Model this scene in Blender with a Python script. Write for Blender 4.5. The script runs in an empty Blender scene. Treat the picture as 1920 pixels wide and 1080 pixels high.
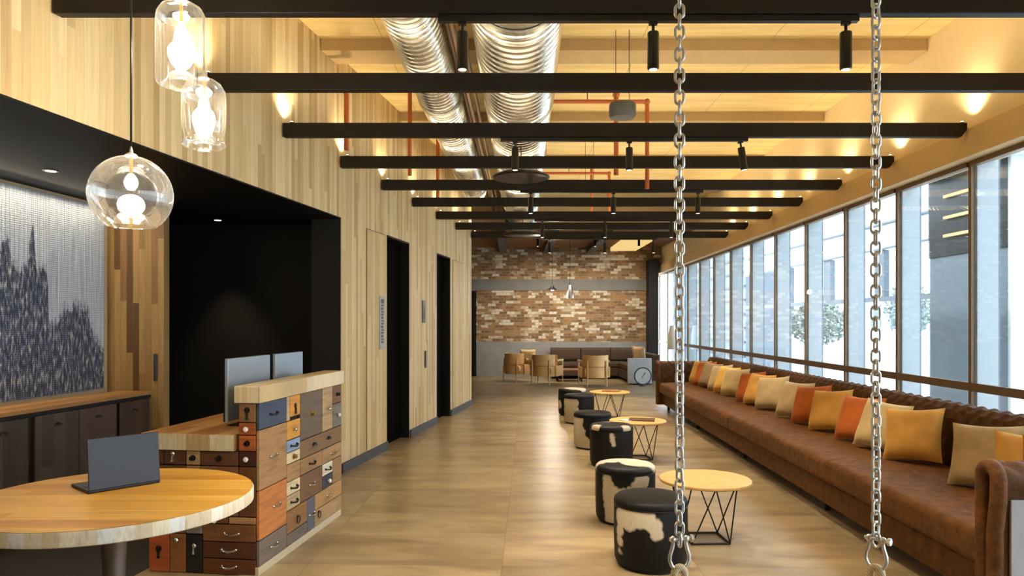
import bpy, bmesh, math, random
from mathutils import Vector, Matrix, noise as mnoise
random.seed(7)
PI = math.pi
SC = bpy.context.scene
COL = SC.collection

# ------------------------------------------------------------------ helpers
def lin(c):
    return tuple(((v/255.0)/12.92 if v/255.0 <= 0.04045 else ((v/255.0+0.055)/1.055)**2.4) for v in c) + (1.0,)

class NT:
    def __init__(s, name):
        s.m = bpy.data.materials.new(name); s.m.use_nodes = True
        s.t = s.m.node_tree; s.t.nodes.clear()
        s.out = s.t.nodes.new('ShaderNodeOutputMaterial')
    def n(s, typ, ins=None, **kw):
        nd = s.t.nodes.new('ShaderNode' + typ)
        for k, v in kw.items(): setattr(nd, k, v)
        for k, v in (ins or {}).items(): s.set(nd.inputs[k], v)
        return nd
    def set(s, sock, v):
        if isinstance(v, bpy.types.NodeSocket): s.t.links.new(v, sock)
        else: sock.default_value = v
    def math(s, op, a, b=None, c=None, clamp=False):
        nd = s.n('Math', operation=op); nd.use_clamp = clamp
        s.set(nd.inputs[0], a)
        if b is not None: s.set(nd.inputs[1], b)
        if c is not None: s.set(nd.inputs[2], c)
        return nd.outputs[0]
    def mix(s, f, a, b, blend='MIX'):
        nd = s.n('Mix', data_type='RGBA', blend_type=blend)
        s.set(nd.inputs[0], f); s.set(nd.inputs[6], a); s.set(nd.inputs[7], b)
        return nd.outputs[2]
    def ramp(s, f, stops, interp='LINEAR'):
        nd = s.n('ValToRGB'); cr = nd.color_ramp; cr.interpolation = interp
        while len(cr.elements) > 1: cr.elements.remove(cr.elements[-1])
        cr.elements[0].position = stops[0][0]; cr.elements[0].color = stops[0][1]
        for p, c in stops[1:]:
            e = cr.elements.new(p); e.color = c
        s.set(nd.inputs[0], f); return nd.outputs[0]
    def coord(s): return s.n('TexCoord').outputs['Object']
    def xyz(s, v):
        nd = s.n('SeparateXYZ'); s.set(nd.inputs[0], v); return nd.outputs
    def comb(s, x, y, z):
        nd = s.n('CombineXYZ'); s.set(nd.inputs[0], x); s.set(nd.inputs[1], y); s.set(nd.inputs[2], z); return nd.outputs[0]
    def noise(s, v, scale, detail=3, rough=0.5, dist=0.0):
        nd = s.n('TexNoise', ins={'Vector': v, 'Scale': scale, 'Detail': detail, 'Roughness': rough, 'Distortion': dist})
        return nd.outputs[0]
    def bump(s, h, strength, dist=0.01):
        return s.n('Bump', ins={'Height': h, 'Strength': strength, 'Distance': dist}).outputs[0]
    def bsdf(s, color, rough=0.5, metal=0.0, normal=None, **extra):
        b = s.n('BsdfPrincipled')
        s.set(b.inputs['Base Color'], color); s.set(b.inputs['Roughness'], rough); s.set(b.inputs['Metallic'], metal)
        if normal is not None: s.set(b.inputs['Normal'], normal)
        for k, v in extra.items(): s.set(b.inputs[k.replace('_', ' ')], v)
        s.t.links.new(b.outputs[0], s.out.inputs[0]); return s.m

def plain(name, c, rough=0.5, metal=0.0, var=0.06, scale=8, bump=0.0, bscale=60, **ex):
    t = NT(name); co = t.coord()
    f = t.noise(co, scale, 4)
    c0 = lin(c); a = tuple(x*(1-var*2) for x in c0[:3])+(1,); b = tuple(min(1, x*(1+var*2)) for x in c0[:3])+(1,)
    col = t.mix(f, a, b)
    nor = t.bump(t.noise(co, bscale, 3), bump, 0.004) if bump else None
    return t.bsdf(col, rough, metal, nor, **ex)

def emit(name, c, strength):
    t = NT(name); e = t.n('Emission', ins={'Color': lin(c), 'Strength': strength})
    t.t.links.new(e.outputs[0], t.out.inputs[0]); return t.m

def planks(name, pal, w, L, u='X', v='Z', rough=0.5, joint=0.04, jdark=0.55, grain=(60, 2.5), gamt=0.35, bump=0.25, third=None):
    t = NT(name); o = t.xyz(t.coord())
    U = o[u]; V = o[v]
    us = t.math('DIVIDE', U, w); iu = t.math('FLOOR', us)
    r1 = t.n('TexWhiteNoise', ins={'W': iu}, noise_dimensions='1D').outputs[0]
    vs = t.math('MULTIPLY_ADD', r1, 7.3, t.math('DIVIDE', V, L)); iv = t.math('FLOOR', vs)
    r2 = t.n('TexWhiteNoise', ins={'Vector': t.comb(iu, iv, 0.5)}, noise_dimensions='3D').outputs[0]
    n = len(pal); col = t.ramp(r2, [(i/n, lin(c)) for i, c in enumerate(pal)], 'CONSTANT')
    gv = t.comb(t.math('MULTIPLY', U, grain[0]), t.math('MULTIPLY', V, grain[1]), t.math('MULTIPLY', r2, 30))
    g = t.noise(gv, 1.0, 5, 0.6, 0.4)
    gc = t.ramp(g, [(0.25, (1-gamt,)*3+(1,)), (0.6, (1, 1, 1, 1)), (0.9, (1.0,)*3+(1,))])
    col = t.mix(1.0, col, gc, 'MULTIPLY')
    fr = t.math('FRACT', us)
    j = t.math('LESS_THAN', fr, joint)
    fv = t.math('FRACT', vs); j2 = t.math('LESS_THAN', fv, joint*w/L)
    jj = t.math('MAXIMUM', j, j2)
    jd = tuple(x*jdark for x in lin(pal[0])[:3])+(1,)
    col = t.mix(t.math('MULTIPLY', jj, 0.75), col, jd)
    nor = None
    if bump:
        h = t.math('SUBTRACT', t.math('MULTIPLY_ADD', r2, 0.5, t.math('MULTIPLY', g, 0.3)), jj)
        nor = t.bump(h, bump, 0.006)
    return t.bsdf(col, rough, 0, nor)

def woodg(name, c, axis='Y', rough=0.45, amt=0.45, stretch=(3, 45)):
    """one board: grain running along one axis"""
    t = NT(name); o = t.xyz(t.coord()); d = {k: t.math('MULTIPLY', o[k], stretch[0] if k == axis else stretch[1]) for k in 'XYZ'}
    g = t.noise(t.comb(d['X'], d['Y'], d['Z']), 1.0, 5, 0.6, 0.6)
    g2 = t.noise(t.coord(), 3.0, 2)
    c0 = lin(c)[:3]
    col = t.ramp(g, [(0.3, tuple(x*(1-amt) for x in c0)+(1,)), (0.5, c0+(1,)), (0.75, tuple(min(1, x*(1+amt*.5)) for x in c0)+(1,))])
    col = t.mix(t.math('MULTIPLY', g2, 0.3), col, tuple(x*0.6 for x in c0)+(1,))
    return t.bsdf(col, rough, 0, t.bump(g, 0.08, 0.003))

# ------------------------------------------------------------------ bmesh shapes
def B(): return bmesh.new()
def box(bm, x0, x1, y0, y1, z0, z1):
    v = [bm.verts.new(p) for p in ((x0,y0,z0),(x1,y0,z0),(x1,y1,z0),(x0,y1,z0),(x0,y0,z1),(x1,y0,z1),(x1,y1,z1),(x0,y1,z1))]
    for f in ((0,3,2,1),(4,5,6,7),(0,1,5,4),(1,2,6,5),(2,3,7,6),(3,0,4,7)): bm.faces.new([v[i] for i in f])
    return bm
def prism(bm, pts, z0, z1):
    a = [bm.verts.new((x,y,z0)) for x,y in pts]; b = [bm.verts.new((x,y,z1)) for x,y in pts]
    n = len(pts); bm.faces.new(a[::-1]); bm.faces.new(b)
    for i in range(n): bm.faces.new((a[i], a[(i+1)%n], b[(i+1)%n], b[i]))
    return bm
def lathe(bm, prof, seg=32, c=(0,0,0), axis='Z', smooth=True):
    rows = []
    for r, z in prof:
        row = []
        if r < 1e-6:
            row = [bm.verts.new(_ax(0, 0, z, c, axis))]
        else:
            for k in range(seg):
                a = 2*PI*k/seg; row.append(bm.verts.new(_ax(r*math.cos(a), r*math.sin(a), z, c, axis)))
        rows.append(row)
    for i in range(len(rows)-1):
        A, D = rows[i], rows[i+1]
        for k in range(seg):
            k2 = (k+1) % seg
            if len(A) == 1 and len(D) == 1: continue
            if len(A) == 1: f = (A[0], D[k2], D[k])
            elif len(D) == 1: f = (A[k], A[k2], D[0])
            else: f = (A[k], A[k2], D[k2], D[k])
            try: bm.faces.new(f)
            except ValueError: pass
    return bm
def _ax(x, y, z, c, axis):
    if axis == 'Z': p = (x, y, z)
    elif axis == 'Y': p = (x, z, y)
    else: p = (z, x, y)
    return (p[0]+c[0], p[1]+c[1], p[2]+c[2])
def tube(bm, pts, r, seg=10, closed=False, caps=True):
    pts = [Vector(p) for p in pts]; n = len(pts); rows = []; up = None
    rr = r if isinstance(r, (list, tuple)) else [r]*n
    for i, p in enumerate(pts):
        if closed: t = (pts[(i+1)%n]-pts[i-1]).normalized()
        else: t = (pts[min(i+1,n-1)]-pts[max(i-1,0)]).normalized()
        if up is None:
            up = Vector((0,0,1)) if abs(t.z) < 0.9 else Vector((1,0,0))
        up = (up - t*up.dot(t)).normalized(); s = t.cross(up)
        rows.append([bm.verts.new(p + (up*math.cos(2*PI*k/seg)+s*math.sin(2*PI*k/seg))*rr[i]) for k in range(seg)])
    m = n if closed else n-1
    for i in range(m):
        A, D = rows[i], rows[(i+1)%n]
        for k in range(seg): bm.faces.new((A[k], A[(k+1)%seg], D[(k+1)%seg], D[k]))
    if caps and not closed:
        bm.faces.new(rows[0][::-1]); bm.faces.new(rows[-1])
    return bm
def ball(bm, c, r, seg=16, sx=1, sy=1, sz=1):
    m = Matrix.Translation(c) @ Matrix.Diagonal((sx,sy,sz,1))
    bmesh.ops.create_uvsphere(bm, u_segments=seg, v_segments=seg//2+2, radius=r, matrix=m); return bm
def sweep(bm, prof, stations, axis='Y', disp=None, caps=True):
    """closed profile [(a,z)] swept along axis; disp(i, pt, s)->(a,z)"""
    rows = []
    for si, s in enumerate(stations):
        row = []
        for i, (a, z) in enumerate(prof):
            if disp: a, z = disp(i, a, z, s)
            row.append(bm.verts.new((a, s, z) if axis == 'Y' else (s, a, z)))
        rows.append(row)
    n = len(prof)
    for i in range(len(rows)-1):
        for k in range(n): bm.faces.new((rows[i][k], rows[i][(k+1)%n], rows[i+1][(k+1)%n], rows[i+1][k]))
    if caps: bm.faces.new(rows[0][::-1]); bm.faces.new(rows[-1])
    return bm

def obj(name, bm, mat, parent=None, loc=(0,0,0), rz=0, smooth=False, bevel=0, rot=None):
    bmesh.ops.recalc_face_normals(bm, faces=bm.faces)
    me = bpy.data.meshes.new(name); bm.to_mesh(me); bm.free()
    if smooth:
        me.polygons.foreach_set('use_smooth', [True]*len(me.polygons))
        try: me.set_sharp_from_angle(angle=math.radians(40))
        except Exception: pass
    me.materials.append(mat)
    o = bpy.data.objects.new(name, me); COL.objects.link(o)
    o.location = loc; o.rotation_euler = rot if rot else (0,0,rz)
    if parent: o.parent = parent
    if bevel:
        md = o.modifiers.new('bevel', 'BEVEL'); md.width = bevel; md.segments = 2; md.limit_method = 'ANGLE'
    return o
def empty(name, loc=(0,0,0), rz=0):
    o = bpy.data.objects.new(name, None); COL.objects.link(o); o.location = loc; o.rotation_euler = (0,0,rz)
    o.empty_display_size = 0.1; return o
def tag(o, label, cat, group=None):
    o['label'] = label; o['category'] = cat
    if group: o['group'] = group
    return o
def struct(o, label=None):
    o['kind'] = 'structure'
    if label: o['label'] = label
    return o
def dup(o, parent=None, loc=None, rz=None):
    c = o.copy(); COL.objects.link(c)
    if parent: c.parent = parent
    if loc is not None: c.location = loc
    if rz is not None: c.rotation_euler = (0,0,rz)
    for ch in list(o.children): dup(ch, c)
    return c
def light(name, typ, loc, energy, color=(1,0.75,0.45), rot=(0,0,0), **kw):
    l = bpy.data.lights.new(name, typ); l.energy = energy; l.color = color
    for k, v in kw.items(): setattr(l, k, v)
    o = bpy.data.objects.new(name, l); COL.objects.link(o); o.location = loc; o.rotation_euler = rot; return o

WARM = (1.0, 0.82, 0.54)
WARM2 = (1.0, 0.88, 0.72)

# ------------------------------------------------------------------ layout frames
XL0, KL = -2.844, 0.1615                      # timber wall: X = XL0 + KL*Y
AL = -math.atan(KL)                           # its rotation
CL, SL = math.cos(AL), math.sin(AL)
def XL(y): return XL0 + KL*y
def sL(y): return y/CL                        # distance along the timber wall at world Y
KR = 0.024; AR = -math.atan(KR)               # window side
CEIL = 4.12
BEAMS = [2.36+1.18*i for i in range(10)]      # 2.36 (above the frame) .. 12.98

# ------------------------------------------------------------------ materials
M = {}
M['wall_wood'] = planks('wall_wood', [(208,186,138),(202,178,128),(214,194,150),(196,170,122),(208,186,142),(190,165,118),(211,189,142),(180,153,106)], 0.056, 1.9, 'Y', 'Z', 0.6, 0.05, 0.7, gamt=0.2)
M['panel_wood'] = planks('panel_wood', [(178,140,88),(166,130,80),(188,152,98),(150,114,70),(174,138,86),(112,80,50),(182,146,92)], 0.055, 1.1, 'X', 'Z', 0.55, 0.05, 0.5, gamt=0.3)
M['door_wood'] = planks('door_wood', [(206,180,130),(200,172,120),(211,187,138),(194,166,114)], 0.06, 2.4, 'Y', 'Z', 0.6, 0.05, 0.6, gamt=0.25)
M['black_wall'] = plain('black_wall', (15,14,13), 0.5, var=0.05, Specular_IOR_Level=0.2)
M['black_cladding'] = plain('black_cladding', (26,26,25), 0.6, Specular_IOR_Level=0.3)
M['black_paint'] = plain('black_paint', (22,17,14), 0.5, var=0.08, Specular_IOR_Level=0.3)
M['door_black'] = plain('door_black', (9,9,8), 0.9, Specular_IOR_Level=0.03)
M['black_metal'] = plain('black_metal', (22,21,20), 0.35, 0.3)
M['dark_grey'] = plain('dark_grey', (64,66,70), 0.5)
M['tan_plaster'] = plain('tan_plaster', (212,184,136), 0.7, var=0.03, bump=0.05)
M['downstand'] = plain('downstand_plaster', (168,142,98), 0.75)
M['pale_plaster'] = plain('pale_plaster', (226,206,162), 0.75, var=0.03)
M['steel'] = plain('galvanised_steel', (205,207,207), 0.4, 1.0, var=0.1, scale=40)
M['duct'] = plain('duct_metal', (205,205,200), 0.24, 1.0, var=0.12, scale=5)
M['silver'] = plain('silver_metal', (205,203,198), 0.25, 1.0)
M['brass'] = plain('brass', (186,150,84), 0.3, 1.0)
M['bronze'] = plain('bronze_frame', (126,102,74), 0.45, 0.3)
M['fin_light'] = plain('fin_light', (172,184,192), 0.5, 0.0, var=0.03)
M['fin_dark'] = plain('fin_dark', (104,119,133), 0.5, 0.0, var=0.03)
M['orange_pipe'] = plain('orange_pipe', (176,94,48), 0.45, 0.1)
M['conduit'] = plain('conduit', (110,84,58), 0.45, 0.2)
M['grey_cloth'] = plain('grey_cloth', (176,180,184), 0.9, var=0.08, bump=0.2, bscale=200)
M['white_shade'] = plain('white_shade', (232,224,208), 0.7)
M['concrete'] = plain('concrete', (132,132,128), 0.8, var=0.12, scale=3, bump=0.1)
M['concrete_dark'] = plain('concrete_dark', (112,110,104), 0.8, var=0.12, scale=3)
M['leg_metal'] = plain('pedestal_metal', (112,104,98), 0.35, 0.8)

def ceiling_mat():
    t = NT('ceiling_boards'); co = t.coord(); o = t.xyz(co)
    g = t.noise(t.comb(t.math('MULTIPLY', o['X'], 1.2), t.math('MULTIPLY', o['Y'], 9), 0.0), 1.0, 5, 0.6, 0.3)
    g2 = t.noise(co, 0.8, 3)
    col = t.ramp(g, [(0.3, lin((194,168,106))), (0.5, lin((212,188,126))), (0.75, lin((224,204,150)))])
    col = t.mix(t.math('MULTIPLY', g2, 0.3), col, lin((190,156,104)))
    fr = t.math('LESS_THAN', t.math('FRACT', t.math('DIVIDE', o['X'], 1.2)), 0.008)
    col = t.mix(t.math('MULTIPLY', fr, 0.5), col, lin((120,96,60)))
    return t.bsdf(col, 0.7)
M['ceiling'] = ceiling_mat()

def floor_mat():
    t = NT('floor_tiles'); mp = t.n('Mapping', ins={'Vector': t.coord(), 'Rotation': (0,0,-AR), 'Location': (0.17, 0.0, 0)})
    o = t.xyz(mp.outputs[0])
    us = t.math('DIVIDE', o['X'], 1.2); vs = t.math('DIVIDE', t.math('ADD', o['Y'], 0.37), 0.6)
    iu = t.math('FLOOR', us); iv = t.math('FLOOR', vs)
    r = t.n('TexWhiteNoise', ins={'Vector': t.comb(iu, iv, 0)}, noise_dimensions='3D')
    rc = t.xyz(r.outputs[1]) if False else None
    off = t.math('MULTIPLY', r.outputs[0], 13.0)
    v1 = t.comb(t.math('MULTIPLY', o['X'], 1.1), t.math('MULTIPLY', o['Y'], 4.2), off)
    n1 = t.noise(v1, 1.0, 6, 0.62, 0.5)
    n2 = t.noise(mp.outputs[0], 6.0, 5, 0.6)
    col = t.ramp(n1, [(0.28, lin((104,84,60))), (0.43, lin((140,119,86))), (0.57, lin((166,146,108))), (0.8, lin((186,168,130)))])
    col = t.mix(t.math('MULTIPLY', n2, 0.35), col, lin((128,106,78)))
    col = t.mix(t.math('MULTIPLY', r.outputs[0], 0.4), col, lin((118,98,72)))
    ju = t.math('LESS_THAN', t.math('FRACT', us), 0.004); jv = t.math('LESS_THAN', t.math('FRACT', vs), 0.008)
    j = t.math('MAXIMUM', ju, jv)
    col = t.mix(t.math('MULTIPLY', j, 0.6), col, lin((84,70,54)))
    rg = t.math('MULTIPLY_ADD', n2, 0.16, 0.24)
    return t.bsdf(col, rg, 0, t.bump(t.math('SUBTRACT', t.math('MULTIPLY', n1, 0.15), j), 0.12, 0.003))
M['floor'] = floor_mat()

def brick_mat():
    t = NT('old_brick'); o = t.xyz(t.coord()); nz = t.noise(t.comb(t.math('MULTIPLY', o['X'], 3.0), t.math('MULTIPLY', o['Z'], 11.0), 0), 1.0, 3)
    v = t.comb(t.math('MULTIPLY_ADD', nz, 0.12, o['X']), t.math('MULTIPLY_ADD', nz, 0.015, o['Z']), 0.0); o = {'X': t.math('MULTIPLY_ADD', nz, 0.12, o['X']), 'Z': t.math('MULTIPLY_ADD', nz, 0.015, o['Z'])}
    b = t.n('TexBrick', ins={'Vector': v, 'Scale': 1.0, 'Mortar Size': 0.009, 'Mortar Smooth': 0.3, 'Bias': 0.0, 'Brick Width': 0.2, 'Row Height': 0.075,
        'Color1': (0,0,0,1), 'Color2': (1,1,1,1), 'Mortar': (0.5,0.5,0.5,1)})
    iv = t.math('FLOOR', t.math('DIVIDE', o['Z'], 0.075))
    sh = t.math('MULTIPLY', t.math('MODULO', iv, 2.0), 0.5)
    iu = t.math('FLOOR', t.math('ADD', t.math('DIVIDE', o['X'], 0.2), sh))
    r = t.n('TexWhiteNoise', ins={'Vector': t.comb(iu, iv, 3.0)}, noise_dimensions='3D').outputs[0]
    n1 = t.noise(v, 2.2, 4, 0.6)
    f = t.math('ADD', r, t.math('MULTIPLY', t.math('SUBTRACT', n1, 0.5), 0.9))
    col = t.ramp(f, [(0.0, lin((104,80,54))), (0.22, lin((132,100,66))), (0.42, lin((152,114,72))), (0.58, lin((142,116,84))), (0.68, lin((182,166,136))), (0.82, lin((214,206,186)))], 'CONSTANT')
    n2 = t.noise(v, 25, 4)
    col = t.mix(t.math('MULTIPLY', n2, 0.5), col, lin((120,92,64)))
    col = t.mix(t.math('MULTIPLY', b.outputs['Fac'], 0.6), col, lin((146,126,98)))
    return t.bsdf(col, 0.85, 0, t.bump(t.math('SUBTRACT', n2, b.outputs['Fac']), 0.4, 0.01))
M['brick'] = brick_mat()

def thin_glass(name, tint=(0.95,0.97,0.97,1), gloss=1.0, base=0.04, power=0.35, roughness=0.0, body=0.0):
    t = NT(name)
    lw = t.n('LayerWeight', ins={'Blend': power}).outputs['Fresnel']
    f = t.math('MULTIPLY_ADD', lw, gloss, base, clamp=True)
    tr = t.n('BsdfTransparent', ins={'Color': tint}); gl = t.n('BsdfGlossy', ins={'Color': (1,1,1,1), 'Roughness': roughness})
    mx = t.n('MixShader'); t.set(mx.inputs[0], f); t.t.links.new(tr.outputs[0], mx.inputs[1]); t.t.links.new(gl.outputs[0], mx.inputs[2])
    last = mx.outputs[0]
    if body:
        tl = t.n('BsdfTranslucent', ins={'Color': (1,0.97,0.9,1)}); m2 = t.n('MixShader'); t.set(m2.inputs[0], t.math('MULTIPLY_ADD', lw, body, body*0.15, clamp=True))
        t.t.links.new(last, m2.inputs[1]); t.t.links.new(tl.outputs[0], m2.inputs[2]); last = m2.outputs[0]
    t.t.links.new(last, t.out.inputs[0]); return t.m
M['pane'] = thin_glass('window_glass', (0.92,0.96,0.98,1), 0.38, 0.015, 0.22)
M['glass'] = thin_glass('blown_glass', (0.97,0.97,0.95,1), 0.55, 0.03, 0.4, 0.03, 0.045)
M['bulb'] = emit('lit_bulb', (255,238,205), 26)
M['bulb_small'] = emit('lit_bulb_small', (255,240,215), 14)
M['led'] = emit('led_tip', (255,214,150), 18)
M['downlight'] = emit('downlight_lens', (255,232,200), 3)
M['ceiling_panel'] = emit('lit_ceiling_panel', (222,190,122), 0.75)

def suede(name, c, amt=0.3):
    t = NT(name); co = t.coord()
    n1 = t.noise(co, 13, 6, 0.7); n2 = t.noise(co, 90, 4)
    c0 = lin(c)[:3]
    col = t.ramp(n1, [(0.3, tuple(x*(1-amt) for x in c0)+(1,)), (0.5, c0+(1,)), (0.72, tuple(x*(1+amt) for x in c0)+(1,))])
    h = t.math('MULTIPLY_ADD', n2, 0.3, n1)
    return t.bsdf(col, 0.62, 0, t.bump(h, 0.6, 0.014), Specular_IOR_Level=0.15)
M['suede'] = suede('brown_suede', (100,65,33), 0.5)
M['suede_back'] = suede('brown_suede_back', (88,60,36), 0.2)
M['lounge_brown'] = suede('lounge_brown', (72,57,44), 0.2)
def velvet(name, c):
    t = NT(name); co = t.coord(); n1 = t.noise(co, 5, 4); n2 = t.noise(co, 120, 3)
    c0 = lin(c)[:3]
    col = t.ramp(n1, [(0.3, tuple(x*0.8 for x in c0)+(1,)), (0.7, tuple(min(1,x*1.12) for x in c0)+(1,))])
    return t.bsdf(col, 0.85, 0, t.bump(t.math('ADD', n1, t.math('MULTIPLY', n2, 0.3)), 0.3, 0.01), Sheen_Weight=0.08, Specular_IOR_Level=0.2)
M['rust'] = velvet('rust_velvet', (184,98,38)); M['gold'] = velvet('gold_velvet', (208,154,74)); M['beige'] = velvet('beige_linen', (188,162,116))
M['taupe'] = velvet('taupe_linen', (150,124,92)); M['yellow'] = velvet('yellow_velvet', (224,176,86)); M['cream'] = velvet('cream_linen', (204,178,126))

# ------------------------------------------------------------------ shell
bm = B(); box(bm, -6, 4.75, -3.2, 22.4, -0.2, 0); struct(obj('floor', bm, M['floor']), 'large beige brown stone tiles with a satin sheen')
bm = B(); box(bm, -6, 4.75, -3.2, 15.9, CEIL, CEIL+0.25); struct(obj('ceiling', bm, M['ceiling']), 'warm lit board ceiling above the black beams')

# timber wall (local y along the wall, local x<0 is the thickness)
WT = 0.30
wy = [(-3.2/CL, sL(7.13), 2.525, CEIL)]
d1 = (sL(8.476), sL(9.36)); d2 = (sL(10.69), sL(11.51)); DH = 2.53
bm = B()
box(bm, -WT, 0, -3.1/CL, sL(7.13), 2.536, CEIL)
box(bm, -WT, 0, sL(7.13), d1[0], 0, CEIL)
box(bm, -WT, 0, d1[0], d1[1], DH, CEIL)
box(bm, -WT, 0, d1[1], d2[0], 0, CEIL)
box(bm, -WT, 0, d2[0], d2[1], DH, CEIL)
box(bm, -WT, 0, d2[1], sL(13.06), 0, CEIL)
LW = dict(loc=(XL0,0,0), rz=AL)
struct(obj('wall_left', bm, M['wall_wood'], **LW), 'pale timber strip wall with vertical boards')
bm = B(); box(bm, -WT-0.004, -0.001, sL(7.13)-0.02, sL(7.13)-0.001, 0, 2.523); struct(obj('trim_1', bm, M['black_cladding'], **LW), 'dark grey end of the timber wall')
bm = B(); box(bm, -WT, -0.001, -3.1/CL, sL(7.13)-0.001, 2.525, 2.535); struct(obj('trim_11', bm, M['black_wall'], **LW), 'black soffit edge')
for i, (a, b) in enumerate((d1, d2)):
    bm = B(); box(bm, -0.16, -0.12, a, b, 0.0, DH)
    o = struct(obj('door_%d' % (i+1), bm, M['door_black'], **LW), 'tall black recessed door')
    bm = B(); box(bm, -0.118, -0.002, a+0.001, a+0.02, 0, DH-0.001); box(bm, -0.118, -0.002, b-0.02, b-0.001, 0, DH-0.001); box(bm, -0.118, -0.002, a+0.021, b-0.021, DH-0.02, DH-0.001)
    obj('door_frame', bm, M['black_paint'], parent=o)
for i, (a, b, h) in enumerate(((sL(7.82), sL(8.44), 2.51), (sL(11.66), sL(12.36), 2.5))):
    bm = B(); box(bm, 0.001, 0.008, a, b, 0.1, h); o = struct(obj('door_%d' % (i+3), bm, M['door_wood'], **LW), 'flush timber door in the timber wall')
    bm = B(); box(bm, 0.001, 0.004, a-0.012, a-0.001, 0.1, h+0.011); box(bm, 0.001, 0.004, a, b, h+0.001, h+0.011); obj('shadow_gap', bm, M['bronze'], parent=o)
bm = B()
for a, b in ((sL(7.13), d1[0]), (d1[1], d2[0]), (d2[1], sL(13.06))): box(bm, 0.009, 0.022, a, b, 0.0, 0.10)
struct(obj('baseboard_left', bm, M['dark_grey'], **LW))

# recess behind the desk
RC = 2.525
bm = B(); prism(bm, [(-5.2,-3.1), (XL(-3.1)-WT-.001,-3.1), (XL(7.75)-WT-.001,7.75), (-5.2,7.75)], RC, RC+0.12); struct(obj('ceiling_recess', bm, M['black_wall']), 'low black ceiling over the alcove')
bm = B(); prism(bm, [(-5.1,7.6), (XL(7.6)-WT-.01,7.6), (XL(7.72)-WT-.01,7.72), (-5.1,7.72)], 0, RC); struct(obj('wall_recess', bm, M['black_wall']), 'black wall behind the reception desk')
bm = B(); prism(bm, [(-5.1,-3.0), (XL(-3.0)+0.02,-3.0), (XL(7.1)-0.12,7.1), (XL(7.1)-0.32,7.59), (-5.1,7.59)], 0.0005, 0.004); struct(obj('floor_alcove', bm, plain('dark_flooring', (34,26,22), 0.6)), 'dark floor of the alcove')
KA = 0.08; AA = -math.atan(KA)
def XA(y): return -3.66 + KA*(y-5.15)
AW = dict(loc=(XA(0),0,0), rz=AA)
bm = B(); box(bm, -0.2, 0, -3.1, 6.36, 0, RC); struct(obj('wall_alcove', bm, plain('alcove_plaster', (170,150,120), 0.8)), 'plaster wall behind the artwork'); bpy.data.objects['wall_alcove'].location = AW['loc']; bpy.data.objects['wall_alcove'].rotation_euler = (0,0,AA)
bm = B(); box(bm, -3.75, -3.08, 6.37, 6.47, 0, RC-0.001); o = struct(obj('wall_panel', bm, M['panel_wood']), 'warm timber panel beside the black alcove')
bm = B(); box(bm, -3.165, -3.135, 6.352, 6.369, 0.98, 1.22); obj('pull_handle', bm, M['dark_grey'], parent=o, bevel=.004)

# outer closing walls, out of view
bm = B(); box(bm, -5.4, -5.2, -3.1, 20.3, 0, CEIL); struct(obj('wall_outer', bm, M['black_wall']))
bm = B(); box(bm, -5.4, 4.6, -3.2, -3.1, 0, CEIL); struct(obj('wall_front', bm, M['tan_plaster']))
# lounge end
bm = B(); box(bm, -5.2, 3.98, 20.0, 20.25, 0, 3.7); box(bm, 3.98, 4.07, 20.0, 20.25, 2.86, 3.09); box(bm, 3.98, 4.15, 20.0, 20.25, 3.092, 3.7); struct(obj('wall_back', bm, M['brick']), 'worn brown brick wall at the far end')
bm = B(); box(bm, -5.2, 3.72, 19.955, 19.999, 0, 0.95); struct(obj('trim_2', bm, M['concrete']), 'grey concrete base of the brick wall')
bm = B(); box(bm, -5.2, 3.72, 19.955, 19.999, 2.38, 2.68); struct(obj('trim_3', bm, M['concrete_dark']), 'grey concrete band across the brick wall')
bm = B(); box(bm, -1.9, -0.99, 19.94, 19.954, 0, 2.36); struct(obj('door_5', bm, M['black_wall']), 'black doorway at the far left of the brick wall')
bm = B(); box(bm, 3.72, 3.98, 19.55, 19.99, 0, 3.2); struct(obj('column_back', bm, M['black_paint']), 'dark column beside the last window')
bm = B(); box(bm, -5.2, 4.7, 15.9, 20.3, 3.72, 3.9); struct(obj('ceiling_lounge', bm, woodg('deck_wood', (118,76,42), 'X')), 'slatted timber ceiling over the lounge')
bm = B(); box(bm, -5.2, 4.6, 15.82, 15.899, 3.55, CEIL); struct(obj('trim_4', bm, M['tan_plaster']), 'drop between the two ceilings')
bm = B()
y = 16.0
while y < 19.9:
    box(bm, -2.6, 4.1, y, y+0.055, 3.56, 3.719); y += 0.13
struct(obj('trim_5', bm, woodg('slat_wood', (146,98,54), 'X')), 'timber slats under the lounge ceiling')
for i, x in enumerate((-0.25, 0.95, 2.15)):
    bm = B(); box(bm, x-0.09, x+0.09, 15.95, 19.99, 3.43, 3.559)
    tag(obj('ceiling_joist', bm, M['dark_grey']), ('left','middle','right')[i] + ' grey steel joist under the slatted lounge ceiling', 'joist', 'joists over the lounge')
bm = B(); box(bm, 2.72, 3.42, 17.55, 19.9, 3.47, 3.555)
tag(obj('ceiling_light_panel', bm, M['ceiling_panel']), 'pale yellow lit panel in the slatted ceiling of the lounge', 'ceiling light')

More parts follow.
